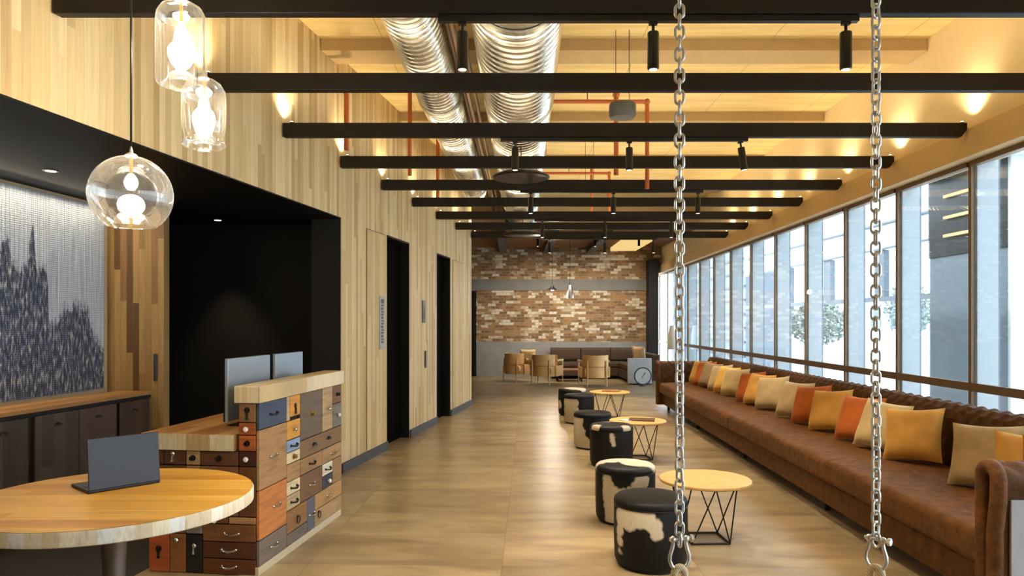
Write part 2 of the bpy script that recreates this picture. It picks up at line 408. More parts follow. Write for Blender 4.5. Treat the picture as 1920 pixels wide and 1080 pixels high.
# window side ------------------------------------------------------- local x across, local y along
RW = dict(loc=(0,0,0), rz=AR)
bm = B(); box(bm, 3.60, 3.92, -3.1, 22.4, 2.86, 3.09); struct(obj('trim_6', bm, M['tan_plaster'], **RW), 'tan bulkhead above the windows')
bm = B(); box(bm, 3.68, 3.95, -3.1, 22.4, 3.091, CEIL-0.001); struct(obj('wall_right', bm, M['pale_plaster'], **RW), 'pale wall above the bulkhead')
for i in range(19):
    y0 = 4.99 + 1.22*(i-5); y1 = y0+1.22
    bm = B()
    box(bm, 3.742, 3.772, y0-0.02, y0+0.02, 0, 2.859)
    box(bm, 3.742, 3.772, y0+0.021, y1-0.021, 0.915, 0.985)
    box(bm, 3.725, 3.785, y0+0.021, y1-0.021, 0.0, 0.06)
    box(bm, 3.725, 3.785, y0+0.021, y1-0.021, 2.82, 2.859)
    w = struct(obj('window_%d' % (i+1), bm, M['bronze'], **RW), 'tall window bay with bronze frame and low rail')
    bm = B(); box(bm, 3.752, 3.760, y0+0.022, y1-0.022, 0.061, 0.914); obj('lower_pane', bm, M['pane'], parent=w)
    bm = B(); box(bm, 3.752, 3.760, y0+0.022, y1-0.022, 0.986, 2.819); obj('upper_pane', bm, M['pane'], parent=w)
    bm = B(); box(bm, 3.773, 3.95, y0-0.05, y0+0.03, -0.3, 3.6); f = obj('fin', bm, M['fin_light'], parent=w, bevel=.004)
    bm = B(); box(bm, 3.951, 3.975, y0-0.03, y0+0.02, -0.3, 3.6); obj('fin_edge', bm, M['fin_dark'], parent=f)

# transverse concrete strips on the ceiling
for i, y in enumerate((6.65, 8.98, 11.3, 13.6)):
    bm = B(); prism(bm, [(XL(y)+.005, y), (3.675+KR*y, y), (3.675+KR*y, y+0.35), (XL(y+.35)+.005, y+0.35)], CEIL-0.11, CEIL-0.001)
    struct(obj('trim_%d' % (7+i), bm, M['downstand']), 'shallow downstand across the ceiling')

# ------------------------------------------------------------------ black beams, tracks, spotlights, uplights
ORD = ['foremost','nearest visible','second visible','third visible','fourth visible','fifth visible','sixth visible','seventh visible','eighth visible','ninth visible']
ZB0, ZB1 = 3.02, 3.135
spot_proto = None
def make_spot():
    r = empty('track_spotlight')
    bm = B(); lathe(bm, [(0,-0.235),(0.024,-0.235),(0.029,-0.230),(0.029,-0.055),(0.026,-0.05),(0,-0.05)], 20); obj('spot_body', bm, M['black_metal'], r, smooth=True)
    bm = B(); tube(bm, [(0,0,-0.002),(0,0,-0.052)], 0.008, 8); box(bm, -0.02, 0.02, -0.012, 0.012, -0.014, 0); obj('spot_stem', bm, M['black_metal'], r)
    bm = B(); lathe(bm, [(0,-0.2365),(0.02,-0.2365),(0.02,-0.2355),(0,-0.2355)], 16); obj('spot_lens', bm, M['downlight'], r)
    return r
spots = {1: (-0.246, 0.70, 1.655), 3: (0.026, 0.966, 1.88), 5: (0.215, 1.168, 2.14), 7: (0.45, 1.375, 2.355), 9: (0.68, 1.68, 2.56)}
SIDE = ('left','middle','right')
for i, y in enumerate(BEAMS):
    xa, xb = XL(y)+0.012, 3.665+KR*y
    bm = B()
    # the window end is cut back to a chamfer below
    w = 0.06
    vs = []
    for yy in (y, y+w):
        sh = KL*(yy-y)
        vs.append([bm.verts.new(p) for p in ((xa+sh,yy,ZB0),(xb-0.12,yy,ZB0),(xb-0.075,yy,ZB0+0.06),(xb-0.075,yy,ZB1),(xa+sh,yy,ZB1))])
    bm.faces.new(vs[0]); bm.faces.new(vs[1][::-1])
    for k in range(5): bm.faces.new((vs[0][k], vs[1][k], vs[1][(k+1)%5], vs[0][(k+1)%5]))
    nm = {0:'black ceiling beam above the two chains, nearest of all', 1:'large black ceiling beam along the top edge of the photo'}.get(i, 'black ceiling beam, %s from the front of the photo' % ['','','second','third','fourth','fifth','sixth','seventh','eighth','ninth and last'][i])
    be = tag(obj('ceiling_beam', bm, M['black_paint'], bevel=0.004), nm, 'beam', 'black beams across the ceiling')
    if i in spots:
        xs = spots[i]
        bm = B(); box(bm, xs[0]-0.12, xs[2]+0.06, y+0.013, y+0.047, ZB0-0.032, ZB0-0.001); obj('light_track', bm, M['black_metal'], be)
        for k, x in enumerate(xs):
            if spot_proto is None: s = spot_proto = make_spot()
            else: s = dup(spot_proto)
            s.location = (x, y+0.03, ZB0-0.033)
            if i == 3 and k == 2: s.rotation_euler = (0, math.radians(-8), 0)
            tag(s, '%s black cylinder spotlight under the %s beam' % (SIDE[k], {1:'nearest top-edge',3:'third',5:'fifth',7:'seventh',9:'last'}[i]), 'spotlight', 'spotlights on the ceiling tracks')
            light('spot_lamp', 'SPOT', (x, y+0.03, ZB0-0.033-0.245), 95, WARM2, spot_size=math.radians(75), spot_blend=0.6, shadow_soft_size=0.03)
    # little uplights at both ends
    if i >= 1:
        for side, x in (('left', xa+0.06), ('right', xb-0.10)):
            bm = B(); lathe(bm, [(0,0),(0.014,0),(0.014,0.012),(0.010,0.012),(0.010,0.009),(0,0.009)], 12, (x+ (KL*.03 if side=='left' else 0), y+0.03, ZB1+0.001))
            u = tag(obj('beam_uplight', bm, M['black_metal'], smooth=False), 'small uplight on the %s end of the %s beam' % (side, {1:'nearest top-edge'}.get(i, ['','','second','third','fourth','fifth','sixth','seventh','eighth','last'][i])), 'uplight', 'uplights on the beam ends')
            bm = B(); lathe(bm, [(0,0.0095),(0.0095,0.0095),(0.0095,0.017),(0,0.019)], 12, (x+(KL*.03 if side=='left' else 0), y+0.03, ZB1+0.001)); obj('lamp_tip', bm, M['led'], u)
            light('uplight_lamp', 'SPOT', (x+(KL*.03 if side=='left' else 0), y+0.03, ZB1+0.035), 16, WARM, (PI, math.radians(9 if side=='right' else -14), 0), spot_size=math.radians(120), spot_blend=1.0, shadow_soft_size=0.02)
    # area light with no fixture, added above the beam to fill the ceiling
    light('beam_fill', 'AREA', ((xa+xb)/2, y+0.03, ZB1+0.012), 13, WARM, (PI,0,0), shape='RECTANGLE', size=(xb-xa)*0.9, size_y=0.03)

# ------------------------------------------------------------------ ducts, pipes, things under the ceiling
def duct(name, label, x, z, r, y0, y1, pitch):
    prof = []; y = y0; k = 0
    while y < y1:
        prof += [(r, y), (r, y+pitch*0.78), (r+0.009, y+pitch*0.86), (r+0.009, y+pitch*0.93)]
        y += pitch
    bm = B(); lathe(bm, prof, 44, (0,0,0), 'Y')
    for v in bm.verts: v.co.x += 0.0148*v.co.y
    o = tag(obj(name, bm, M['duct'], loc=(x,0,z), smooth=True), label, 'duct', 'spiral ducts under the ceiling')
    yy = y0+0.9
    while yy < y1:
        bm = B(); lathe(bm, [(r+0.004,-0.03),(r+0.02,-0.03),(r+0.02,0.03),(r+0.004,0.03)], 44, (0.0148*yy,yy,0), 'Y'); obj('duct_collar', bm, M['duct'], o, smooth=True); yy += 2.36
    return o
duct('spiral_duct', 'wide silver spiral duct beneath the middle of the ceiling', -0.04, 3.755, 0.335, 1.5, 15.6, 0.105)
duct('spiral_duct', 'narrower silver spiral duct nearer the timber wall', -0.82, 3.755, 0.205, 1.5, 12.2, 0.085)
for k, (x, z, r) in enumerate(((-0.52,3.78,0.022), (-0.455,3.80,0.018), (-0.575,3.86,0.03))):
    bm = B(); tube(bm, [(x,1.5,z), (x+0.2,15.5,z)], r, 10)
    tag(obj('conduit_pipe', bm, M['conduit'], smooth=True), ['brown conduit pipe between the ducts, middle one','thin brown conduit pipe beside the wide duct','thickest brown conduit pipe beside the narrow duct'][k], 'pipe', 'conduits between the ducts')
def pipe(pts, r, label):
    P = [Vector(p) for p in pts]; out = [P[0]]
    for i in range(1, len(P)-1):
        a = (P[i-1]-P[i]).normalized(); b = (P[i+1]-P[i]).normalized(); d = 0.05
        for t in (0, .25, .5, .75, 1): out.append(P[i] + a*d*(1-t)**2 + b*d*t**2)
    out.append(P[-1])
    bm = B(); tube(bm, out, r, 12); o = tag(obj('sprinkler_pipe', bm, M['orange_pipe'], smooth=True), label, 'pipe', 'orange fire pipes under the ceiling')
    if abs(P[0].z-P[1].z) < 0.01:
        m_ = (P[0]*0.6+P[1]*0.4); bm = B(); tube(bm, [m_, (m_.x, m_.y, CEIL-0.001)], 0.005, 6); obj('hanger_rod', bm, M['black_metal'], o)
    for p in P[1:-1]:
        bm = B(); ball(bm, p, r*1.45, 12); obj('elbow', bm, M['orange_pipe'], o, smooth=True)
    return o
pipe([(0.40,8.1,3.98),(1.52,8.1,3.98),(1.52,8.1,3.0)], 0.024, 'orange pipe running to the right and turning down past the drum speaker')
pipe([(1.19,8.1,CEIL-0.002),(1.16,8.02,4.03),(1.16,8.02,3.14)], 0.028, 'thick orange drop pipe beside the near drum speaker')
pipe([(0.5,12.0,3.98),(1.62,12.0,3.98),(1.62,12.0,3.3)], 0.024, 'orange pipe behind the dark disc, far from the camera')
pipe([(1.33,12.05,CEIL-0.002),(1.33,12.05,3.3)], 0.022, 'short orange drop pipe far behind the third beam')
pipe([(XL(6.98)+0.02,6.9,3.76),(XL(6.98)+0.13,6.9,3.72),(XL(6.98)+0.13,6.9,3.15)], 0.024, 'orange drop pipe hugging the timber wall, nearest one')
pipe([(-1.15,8.1,CEIL-0.002),(-1.15,8.1,3.15)], 0.024, 'orange drop pipe left of the narrow duct, between second and third beams')
pipe([(-1.04,10.1,CEIL-0.002),(-1.04,10.1,3.15)], 0.024, 'orange drop pipe left of the narrow duct, behind the third beam')
for k, (x, y, z, r) in enumerate(((0.99,6.45,3.33,0.12), (1.13,10.5,3.40,0.15))):
    s = empty('drum_speaker', (x,y,z))
    bm = B(); lathe(bm, [(0,0),(r*0.9,0),(r,0.02),(r,0.11),(r*0.94,0.125),(0,0.125)], 32); obj('drum', bm, M['dark_grey'], s, smooth=True)
    for dx in (-0.06, 0.06):
        bm = B(); tube(bm, [(dx,0,0.12),(dx,0,CEIL-z-0.001)], 0.003, 6); obj('hanging_wire', bm, M['black_metal'], s)
    tag(s, ['grey drum speaker hung on wires behind the second beam','grey drum speaker hung on wires farther back, near the fifth beam'][k], 'speaker', 'drum speakers')
for k, (x, y, z, r) in enumerate(((0.097,7.72,3.04,0.31), (0.19,12.42,3.0,0.36))):
    s = empty('disc_pendant', (x,y,z))
    bm = B(); lathe(bm, [(0,0.0),(r*0.96,0.0),(r,0.012),(r*0.97,0.025),(r*0.6,0.075),(r*0.2,0.10),(0,0.10)], 40); obj('disc_shade', bm, M['black_metal'], s, smooth=True)
    bm = B(); tube(bm, [(0,0,0.095),(0,0,3.755-0.335-z-0.02)], 0.006, 8); obj('stem', bm, M['black_metal'], s)
    tag(s, ['black dish shaped disc hung under the wide duct, nearer one','black dish shaped disc hung under the wide duct, far one'][k], 'pendant', 'black discs under the duct')

# ------------------------------------------------------------------ blown glass pendants
def pendant(name, label, x, y, z, prof, inner, bulb_z, bulb_r, bulb_h):
    p = empty(name, (x,y,z))
    bm = B(); lathe(bm, prof, 48); obj('glass_shade', bm, M['glass'], p, smooth=True)
    if inner:
        bm = B(); lathe(bm, inner, 48); obj('glass_base', bm, M['glass'], p, smooth=True)
    top = max(q[1] for q in prof)
    bm = B(); lathe(bm, [(0,top-0.006),(0.020,top-0.006),(0.025,top),(0.022,top+0.006),(0.008,top+0.014),(0,top+0.05)], 20); obj('cap', bm, M['steel'], p, smooth=True)
    bm = B(); tube(bm, [(0,0,top+0.04),(0,0,CEIL-z-0.002)], 0.0045, 8); obj('cord', bm, M['black_metal'], p)
    bm = B(); tube(bm, [(0,0,bulb_z+bulb_h*0.8),(0,0,top)], 0.007, 10); obj('lamp_holder', bm, M['brass'], p, smooth=True)
    bm = B(); lathe(bm, [(0,bulb_z-bulb_h),(bulb_r*0.5,bulb_z-bulb_h*0.93),(bulb_r*0.9,bulb_z-bulb_h*0.5),(bulb_r,bulb_z-bulb_h*0.1),(bulb_r*0.8,bulb_z+bulb_h*0.4),(bulb_r*0.4,bulb_z+bulb_h*0.85),(0,bulb_z+bulb_h)], 20); obj('bulb', bm, M['bulb'], p, smooth=True)
    light('pendant_lamp', 'POINT', (x,y,z+bulb_z), 14, WARM2, shadow_soft_size=0.06)
    return tag(p, label, 'pendant lamp', 'glass pendants over the round table')
R = 0.162
gl = [(R*math.cos(a), R*math.sin(a)) for a in [math.radians(q) for q in range(-52, 89, 7)]]
gl.append((0.024, R*0.985))
inn = [(R*0.615, -R*0.79), (R*0.60,-R*0.81), (R*0.52,-R*0.72), (R*0.4,-R*0.56), (R*0.22,-R*0.46), (0.0,-R*0.43)]
pendant('globe_pendant', 'round clear glass globe pendant with a lit bulb, lowest of three', -1.587, 3.0, 2.03, gl, inn, 0.055, 0.027, 0.036)
h = 0.345
cy = [(0.085,-0.005),(0.097,0.004),(0.1,0.02),(0.1,h-0.09),(0.095,h-0.055),(0.078,h-0.025),(0.05,h-0.008),(0.024,h)]
ci = [(0.085,-0.005),(0.07,0.002),(0.055,0.018),(0.05,0.035),(0.035,0.048),(0,0.05)]
pendant('cylinder_pendant', 'clear glass bottle shaped pendant, highest of three and nearest', -1.378, 3.0, 2.49, cy, ci, 0.19, 0.03, 0.075)
h = 0.325
cy2 = [(0.05,0.02),(0.07,0.004),(0.088,0.0),(0.098,0.012),(0.092,0.03),(0.086,0.045),(0.09,0.07),(0.098,0.1),(0.099,h-0.09),(0.094,h-0.055),(0.076,h-0.025),(0.05,h-0.008),(0.024,h)]
ci2 = [(0.05,0.02),(0.045,0.05),(0.03,0.065),(0,0.068)]
pendant('cylinder_pendant', 'clear glass bottle pendant with flared foot, between globe and highest one', -1.455, 3.4, 2.325, cy2, ci2, 0.185, 0.028, 0.07)

# ------------------------------------------------------------------ hanging chains and swing
def link_mesh():
    p, d, wd = 0.0358, 0.0098, 0.037
    r = (wd-d)/2; hl = (p+d)/2 - r; pts = []
    for k in range(9): a = PI*k/8; pts.append((r*math.cos(a), 0, hl+r*math.sin(a)))
    for k in range(9): a = PI+PI*k/8; pts.append((r*math.cos(a), 0, -hl+r*math.sin(a)))
    bm = B(); tube(bm, pts, d/2, 8, closed=True); return bm
YC = BEAMS[0]+0.03
CHX = (0.556, 1.208)
link0 = None
for ci_, x in enumerate(CHX):
    ch = empty('hanging_chain', (x, YC, 0.758))
    z = 0.778; k = 0
    while z < ZB0-0.03:
        rz = (0 if k % 2 else PI/2) + math.radians(8 + 22*math.sin(k*0.11+ci_*1.9))
        if link0 is None:
            link0 = obj('link', link_mesh(), M['steel'], ch, loc=(0,0,z-0.758), rz=rz, smooth=True)
        else: dup(link0, ch, (0,0,z-0.758), rz)
        z += 0.0358; k += 1
    # hook at the beam
    bm = B(); tube(bm, [(0,0,z-0.758-0.03),(0,0,ZB0-0.758-0.001)], 0.006, 8); obj('ceiling_eye', bm, M['steel'], ch)
    # bow shackle
    pts = []
    for q in range(21):
        a = math.radians(-125 + q*250/20) - PI/2
        pts.append((0.034*math.cos(a), 0, -0.055+0.034*math.sin(a)))
    pts = [(-0.022,0,0.018),(-0.021,0,0.0)] + [p for p in pts] + [(0.021,0,0.0),(0.022,0,0.018)]
    # order left to right along the bow
    lft = [(-0.023,0,0.012),(-0.022,0,-0.005),(-0.026,0,-0.022),(-0.033,0,-0.042),(-0.034,0,-0.06),(-0.027,0,-0.078),(-0.014,0,-0.089),(0,0,-0.092)]
    pts = lft + [(-a,b,c) for a,b,c in lft[-2::-1]]
    sh = obj('shackle', tube(B(), pts, 0.0065, 10), M['steel'], ch, loc=(0,0,0.012), smooth=True, rz=math.radians((10, -50)[ci_]))
    bm = B(); tube(bm, [(-0.036,0,0.010),(0.046,0,0.010)], 0.0062, 10); ball(bm, (-0.023,0,0.010), 0.0115, 12); ball(bm, (0.023,0,0.010), 0.0115, 12); lathe(bm, [(0,0.038),(0.013,0.038),(0.013,0.048),(0,0.048)], 6, (0,0,0.010), 'X')
    obj('shackle_pin', bm, M['steel'], sh, smooth=True)
    tag(ch, ['left steel chain hanging in the foreground in front of the stools','right steel chain hanging in the foreground in front of the sofa'][ci_], 'chain', 'swing chains')
def rope_mat():
    t = NT('pale_rope'); o = t.xyz(t.coord()); w = t.math('SINE', t.math('MULTIPLY', t.math('ADD', o['Z'], t.math('MULTIPLY', o['X'], 1.6)), 520.0))
    col = t.ramp(t.math('MULTIPLY_ADD', w, 0.5, 0.5), [(0.0, lin((176,156,122))), (1.0, lin((214,200,170)))])
    return t.bsdf(col, 0.8, 0, t.bump(w, 0.25, 0.003))
M['rope'] = rope_mat()
sw = empty('swing', ((CHX[0]+CHX[1])/2, YC, 0.43))
for k, x in enumerate(CHX):
    dx = x - (CHX[0]+CHX[1])/2
    top = 0.758-0.43-0.062; ry = math.radians((12, -50)[k]); cr_, sr_ = math.cos(ry), math.sin(ry)
    base = [(-0.03,0.045),(-0.028,top-0.2),(-0.025,top-0.11),(-0.021,top-0.05)] + [(0.018*math.cos(PI-PI*q/8), top-0.03+0.02*math.sin(PI*q/8)) for q in range(9)] + [(0.021,top-0.05),(0.025,top-0.11),(0.028,top-0.2),(0.03,0.045)]
    pts = [(dx+a_*cr_, a_*sr_+0.0, z_) for a_, z_ in base]
    obj('rope', tube(B(), pts, 0.0125, 12), M['rope'], sw, smooth=True)
bm = B(); box(bm, -0.42, 0.42, -0.17, 0.17, 0, 0.045); obj('seat', bm, woodg('swing_wood', (176,132,82), 'X'), sw, bevel=.008)
tag(sw, 'swing hung by pale rope loops from the two foreground chains', 'swing')

# ------------------------------------------------------------------ reception desk with patchwork drawers
def mk(c, axis='Y', amt=0.4): return woodg('drawer_wood', c, axis, 0.42, amt, (4, 38))
DW = {}
def dmat(c, axis):
    if (c, axis) not in DW: DW[(c, axis)] = mk(c, axis)
    return DW[(c, axis)]
AD = -math.atan(0.1216)
desk = empty('reception_desk', (-1.493, 4.25, 0), AD)
slab = planks('butcher_slab', [(216,196,152),(206,180,132),(224,208,172),(198,168,118),(214,198,162)], 0.07, 0.9, 'X', 'Y', 0.45, 0.03, 0.6, (50, 3), 0.3, 0.1)
slab2 = planks('desk_slab', [(190,144,84),(176,126,70),(200,156,96),(162,114,62)], 0.09, 1.2, 'X', 'Y', 0.35, 0.02, 0.6, (50, 3), 0.35, 0.08)
edge = planks('slab_edge', [(208,190,150),(196,172,124),(218,204,168),(186,158,112),(212,198,164)], 0.075, 3.0, 'X', 'Z', 0.5, 0.03, 0.7, (40, 8), 0.3, 0.1)
L = 1.37
bm = B(); box(bm, -0.128, -0.02, 0.012, L, 0.05, 1.02); obj('counter_carcass', bm, M['black_cladding'], desk)
bm = B(); box(bm, -0.15, 0.012, -0.012, L+0.02, 1.021, 1.122); obj('counter_top', bm, slab, desk, bevel=.004)
bm = B(); box(bm, -0.128, -0.004, 0.0, L, 0.0, 0.049); obj('plinth', bm, plain('pale_plinth', (190,176,146), 0.6), desk)
bm = B(); box(bm, -0.70, -0.129, 0.02, L, 0.0, 0.734); obj('desk_carcass', bm, M['black_cladding'], desk)
bm = B(); box(bm, -0.74, -0.151, -0.015, L+0.05, 0.735, 0.835); dt = obj('desk_top', bm, slab2, desk, bevel=.004)
bm = B(); box(bm, -0.74, -0.151, -0.0175, -0.0155, 0.738, 0.832); obj('front_edge', bm, edge, dt)
# handles (facing +x or -y)
def handle(kind, parent, c, face):
    bm = B()
    if kind == 'knob': lathe(bm, [(0,0),(0.006,0),(0.006,0.008),(0.013,0.012),(0.015,0.02),(0.01,0.027),(0,0.029)], 14); mt = M['silver']
    elif kind == 'white': lathe(bm, [(0,0),(0.006,0),(0.006,0.008),(0.014,0.012),(0.016,0.02),(0.01,0.028),(0,0.03)], 14); mt = plain('white_knob', (226,222,212), 0.25)
    elif kind == 'brass': lathe(bm, [(0,0),(0.02,0),(0.02,0.003),(0.007,0.005),(0.007,0.01),(0.013,0.014),(0.013,0.022),(0,0.026)], 14); mt = M['brass']
    elif kind == 'dark': lathe(bm, [(0,0),(0.018,0),(0.018,0.003),(0.007,0.005),(0.007,0.01),(0.013,0.014),(0.013,0.022),(0,0.026)], 14); mt = M['black_metal']
    elif kind == 'key':
        lathe(bm, [(0,0),(0.018,0),(0.018,0.004),(0.008,0.007),(0,0.009)], 14); tube(bm, [(0,-0.014,0.004),(0,-0.04,0.004),(0,-0.055,0.003)], [0.008,0.007,0.011], 8); mt = M['black_metal']
    elif kind == 'skey':
        lathe(bm, [(0,0),(0.014,0),(0.014,0.004),(0.008,0.01),(0,0.013)], 14); tube(bm, [(0,-0.01,0.008),(0,-0.03,0.012),(0,-0.045,0.012)], [0.006,0.005,0.009], 8); mt = M['silver']
    elif kind in ('bar', 'darkbar'):
        pts = [(-0.045,0,0),(-0.043,-0.002,0.014),(-0.02,-0.006,0.02),(0,-0.008,0.022),(0.02,-0.006,0.02),(0.043,-0.002,0.014),(0.045,0,0)]; tube(bm, pts, [.007,.005,.005,.007,.005,.005,.007], 8)
        ball(bm, (-0.045,0,0.002), 0.009, 8); ball(bm, (0.045,0,0.002), 0.009, 8); mt = M['silver'] if kind == 'bar' else M['black_metal']
    elif kind == 'ring':
        lathe(bm, [(0,0),(0.012,0),(0.012,0.005),(0,0.009)], 12)
        tube(bm, [(0.024*math.cos(2*PI*q/18), -0.016+0.024*math.sin(2*PI*q/18), 0.008) for q in range(18)], 0.0035, 6, closed=True); mt = M['black_metal']
    elif kind == 'cup':
        for q in range(7):
            pass
        prof = []
        n = 8
        rows = []
        for a in range(n+1):
            th = PI*a/n
            rows.append([bm.verts.new((0.034*math.cos(th)*math.cos(ph), 0.022*math.sin(th)*math.cos(ph)-0.004, 0.022*math.sin(ph))) for ph in [PI/2*q/5 for q in range(6)]])
        for a in range(n):
            for q in range(5):
                try: bm.faces.new((rows[a][q], rows[a+1][q], rows[a+1][q+1], rows[a][q+1]))
                except ValueError: pass
        bmesh.ops.remove_doubles(bm, verts=bm.verts, dist=0.0005)
        mt = M['black_metal']
    o = obj('handle', bm, mt, parent, smooth=True)
    # local: +z out of the drawer front, +y up
    if face == 'x': o.matrix_local = Matrix.Translation(c) @ Matrix(((0,0,1,0),(1,0,0,0),(0,1,0,0),(0,0,0,1)))
    elif face == '-y': o.matrix_local = Matrix.Translation(c) @ Matrix(((1,0,0,0),(0,0,-1,0),(0,1,0,0),(0,0,0,1)))
    return o
def drawer(a0, a1, z0, z1, c, kind, face, hs=None):
    g = 0.003; bm = B()
    ax = 'Y' if face == 'x' else 'X'
    if face == 'x': box(bm, -0.019, 0.0, a0+g, a1-g, z0+g, z1-g)
    else: box(bm, a0+g, a1-g, 0.0+(-0.001), 0.0115, z0+g, z1-g)
    o = obj('drawer', bm, dmat(c, ax), desk, bevel=.0025)
    cx, cz = (a0+a1)/2, (z0+z1)/2
    for (u, v) in (hs or [(0.5, 0.5)]):
        p = a0+(a1-a0)*u; q = z0+(z1-z0)*v
        if kind: handle(kind, o, (0.0005, p, q) if face == 'x' else (p, -0.0015, q), face)
TAN, BRN, DBR, GRY, ORG, LTN = (172,132,88), (136,98,62), (84,52,32), (112,98,84), (178,104,54), (196,162,116)
right_face = [
 (0,.38,.86,1.02,(62,78,100),'darkbar'), (.38,.43,.86,1.02,LTN,None), (.43,.59,.88,1.02,(216,150,60),'key'), (.38,.59,.735,.88-.02,(216,156,66),'knob'),
 (.59,.98,.70,1.02,(108,94,78),'brass'), (.98,1.18,.70,1.02,(184,154,112),'knob'), (1.18,1.37,.88,1.02,(124,84,58),'dark'), (1.18,1.37,.70,.88,(118,112,106),'white'),
 (.38,.59,.655,.735,(140,162,196),'darkbar'), (.38,.59,.58,.655,(222,204,160),'brass'), (0,.38,.50,.86,TAN,'bar'),
 (.59,1.37,.575,.70,(128,100,70),'cup',[(.3,.5),(.65,.5)]), (.38,.59,.465,.58,TAN,None), (.59,.98,.465,.575,(160,122,82),'darkbar'), (.98,1.37,.465,.575,(166,130,90),'bar'),
 (.98,1.18,.375,.465,(224,214,190),'darkbar'), (.98,1.18,.28,.375,(48,56,76),'white'), (.38,.59,.375,.465,(224,204,164),'darkbar'), (.38,.59,.28,.375,(196,170,126),'darkbar'),
 (.59,.98,.28,.465,(116,84,58),'bar'), (1.18,1.37,.28,.465,(150,116,78),None), (0,.38,.205,.50,(196,122,64),'bar',[(.6,.55)]), (.38,.71,.13,.28,(146,104,64),'ring'),
 (.71,.84,.05,.28,(92,96,108),'bar'), (.84,1.37,.165,.28,(176,134,84),'bar'), (.84,1.37,.05,.165,(170,138,98),'ring',[(.12,.8)]), (0,.38,.05,.205,(118,104,92),'bar'), (.38,.71,.05,.13,(112,100,90),None)]
for d in right_face: drawer(d[0], d[1], d[2], d[3], d[4], d[5], 'x', d[6] if len(d) > 6 else None)
front = [
 (-.128,-.02,.905,1.02,BRN,'key',[(.5,.65)]), (-.128,-.02,.83,.905,(170,92,50),'white'), (-.128,-.02,.735,.83,(186,100,52),'dark'), (-.128,-.02,.645,.735,(74,36,24),'white'),
 (-.70,-.60,.645,.734,(84,44,30),None), (-.60,-.46,.645,.734,(92,54,34),'skey',[(.4,.75)]), (-.46,-.37,.645,.734,(186,148,98),'dark'), (-.37,-.128,.645,.734,(104,66,42),'dark'),
 (-.128,-.02,.345,.645,(104,64,38),None), (-.37,-.128,.345,.645,(126,86,54),'bar'), (-.70,-.46,.345,.645,(96,60,38),'bar'), (-.46,-.37,.345,.645,(150,110,70),'white'),
 (-.70,-.565,.0,.235,(176,88,44),'key',[(.5,.6)]), (-.70,-.565,.235,.345,(120,80,48),None), (-.565,-.46,.0,.235,(140,88,48),'knob',[(.5,.85)]), (-.565,-.46,.235,.345,(128,84,48),None),
 (-.46,-.355,.0,.235,(24,23,22),'skey',[(.5,.7)]), (-.46,-.355,.235,.345,(130,124,122),'white'),
 (-.355,-.02,.195,.30,(122,80,46),'bar',[(.55,.5)]), (-.355,-.19,.30,.345,(110,66,38),'white'), (-.19,-.02,.30,.345,(176,136,90),None), (-.355,-.02,.095,.195,(86,48,28),'bar',[(.5,.55)]), (-.355,-.02,.0,.095,(100,52,28),'bar',[(.5,.55)])]
for d in front: drawer(d[0], d[1], d[2], d[3], d[4], d[5], '-y', d[6] if len(d) > 6 else None)
tag(desk, 'reception desk clad in mismatched reclaimed drawers with a raised counter', 'desk')

# monitors on the desk, backs to the aisle
KM = 0.115; AM = -math.atan(KM)
for k, (y0, y1) in enumerate(((4.42, 5.0), (5.08, 5.56))):
    yc = (y0+y1)/2; xc = -2.253+KM*yc; hw = (y1-y0)/2
    mo = empty('monitor', (xc, yc, 0.835), AM)
    bm = B(); box(bm, -0.022, 0.0, -hw, hw, 0.05, 0.44); obj('screen_back', bm, plain('monitor_back', (158,170,182), 0.22, 0.5, var=0.02), mo, bevel=.004)  # window reflection put into the pale grey blue base colour
    bm = B(); box(bm, -0.03, -0.0225, -hw, hw, 0.05, 0.44); obj('screen', bm, M['black_wall'], mo)
    bm = B(); box(bm, -0.016, 0.012, -0.03, 0.03, 0.006, 0.2); obj('stand', bm, M['black_metal'], mo)
    bm = B(); box(bm, -0.10, 0.05, -0.11, 0.11, 0.0005, 0.006); obj('stand_foot', bm, M['black_metal'], mo)
    tag(mo, ['nearer grey blue computer monitor behind the desk counter','farther grey blue computer monitor behind the desk counter'][k], 'monitor', 'monitors on the reception desk')

# ------------------------------------------------------------------ round table and laptop
tb = empty('round_table', (-1.73, 3.13, 0))
M['table_wood'] = planks('table_wood', [(224,170,72),(216,158,60),(230,178,82),(204,144,52),(224,172,76)], 0.10, 1.6, 'Y', 'X', 0.35, 0.012, 0.5, (55, 2.2), 0.4, 0.06)
def edge_mat():
    t = NT('table_edge'); o = t.xyz(t.coord()); a = t.math('ARCTAN2', o['Y'], o['X']); s = t.math('MULTIPLY', a, 9.5)
    i = t.math('FLOOR', s); r = t.n('TexWhiteNoise', ins={'W': i}, noise_dimensions='1D').outputs[0]
    col = t.ramp(r, [(0, lin((224,212,184))), (0.2, lin((238,232,214))), (0.4, lin((216,200,164))), (0.6, lin((232,232,226))), (0.8, lin((238,226,196)))], 'CONSTANT')
    g = t.noise(t.comb(t.math('MULTIPLY', a, 30), t.math('MULTIPLY', o['Z'], 12), 0), 1.0, 4, 0.6)
    col = t.mix(1.0, col, t.ramp(g, [(0.3, (0.75,0.7,0.64,1)), (0.5, (1,1,1,1))]), 'MULTIPLY')
    return t.bsdf(col, 0.5)
bm = B(); lathe(bm, [(0,0.7485),(0.567,0.7485),(0.568,0.75),(0,0.75)], 96); obj('tabletop', bm, M['table_wood'], tb)
bm = B(); lathe(bm, [(0,0.69),(0.564,0.69),(0.572,0.695),(0.572,0.743),(0.568,0.748),(0,0.748)], 96); obj('table_edge', bm, edge_mat(), tb, smooth=True)
bm = B(); lathe(bm, [(0,0.02),(0.036,0.02),(0.046,0.45),(0.058,0.66),(0.07,0.689),(0,0.689)], 32); obj('pedestal', bm, M['leg_metal'], tb, smooth=True)
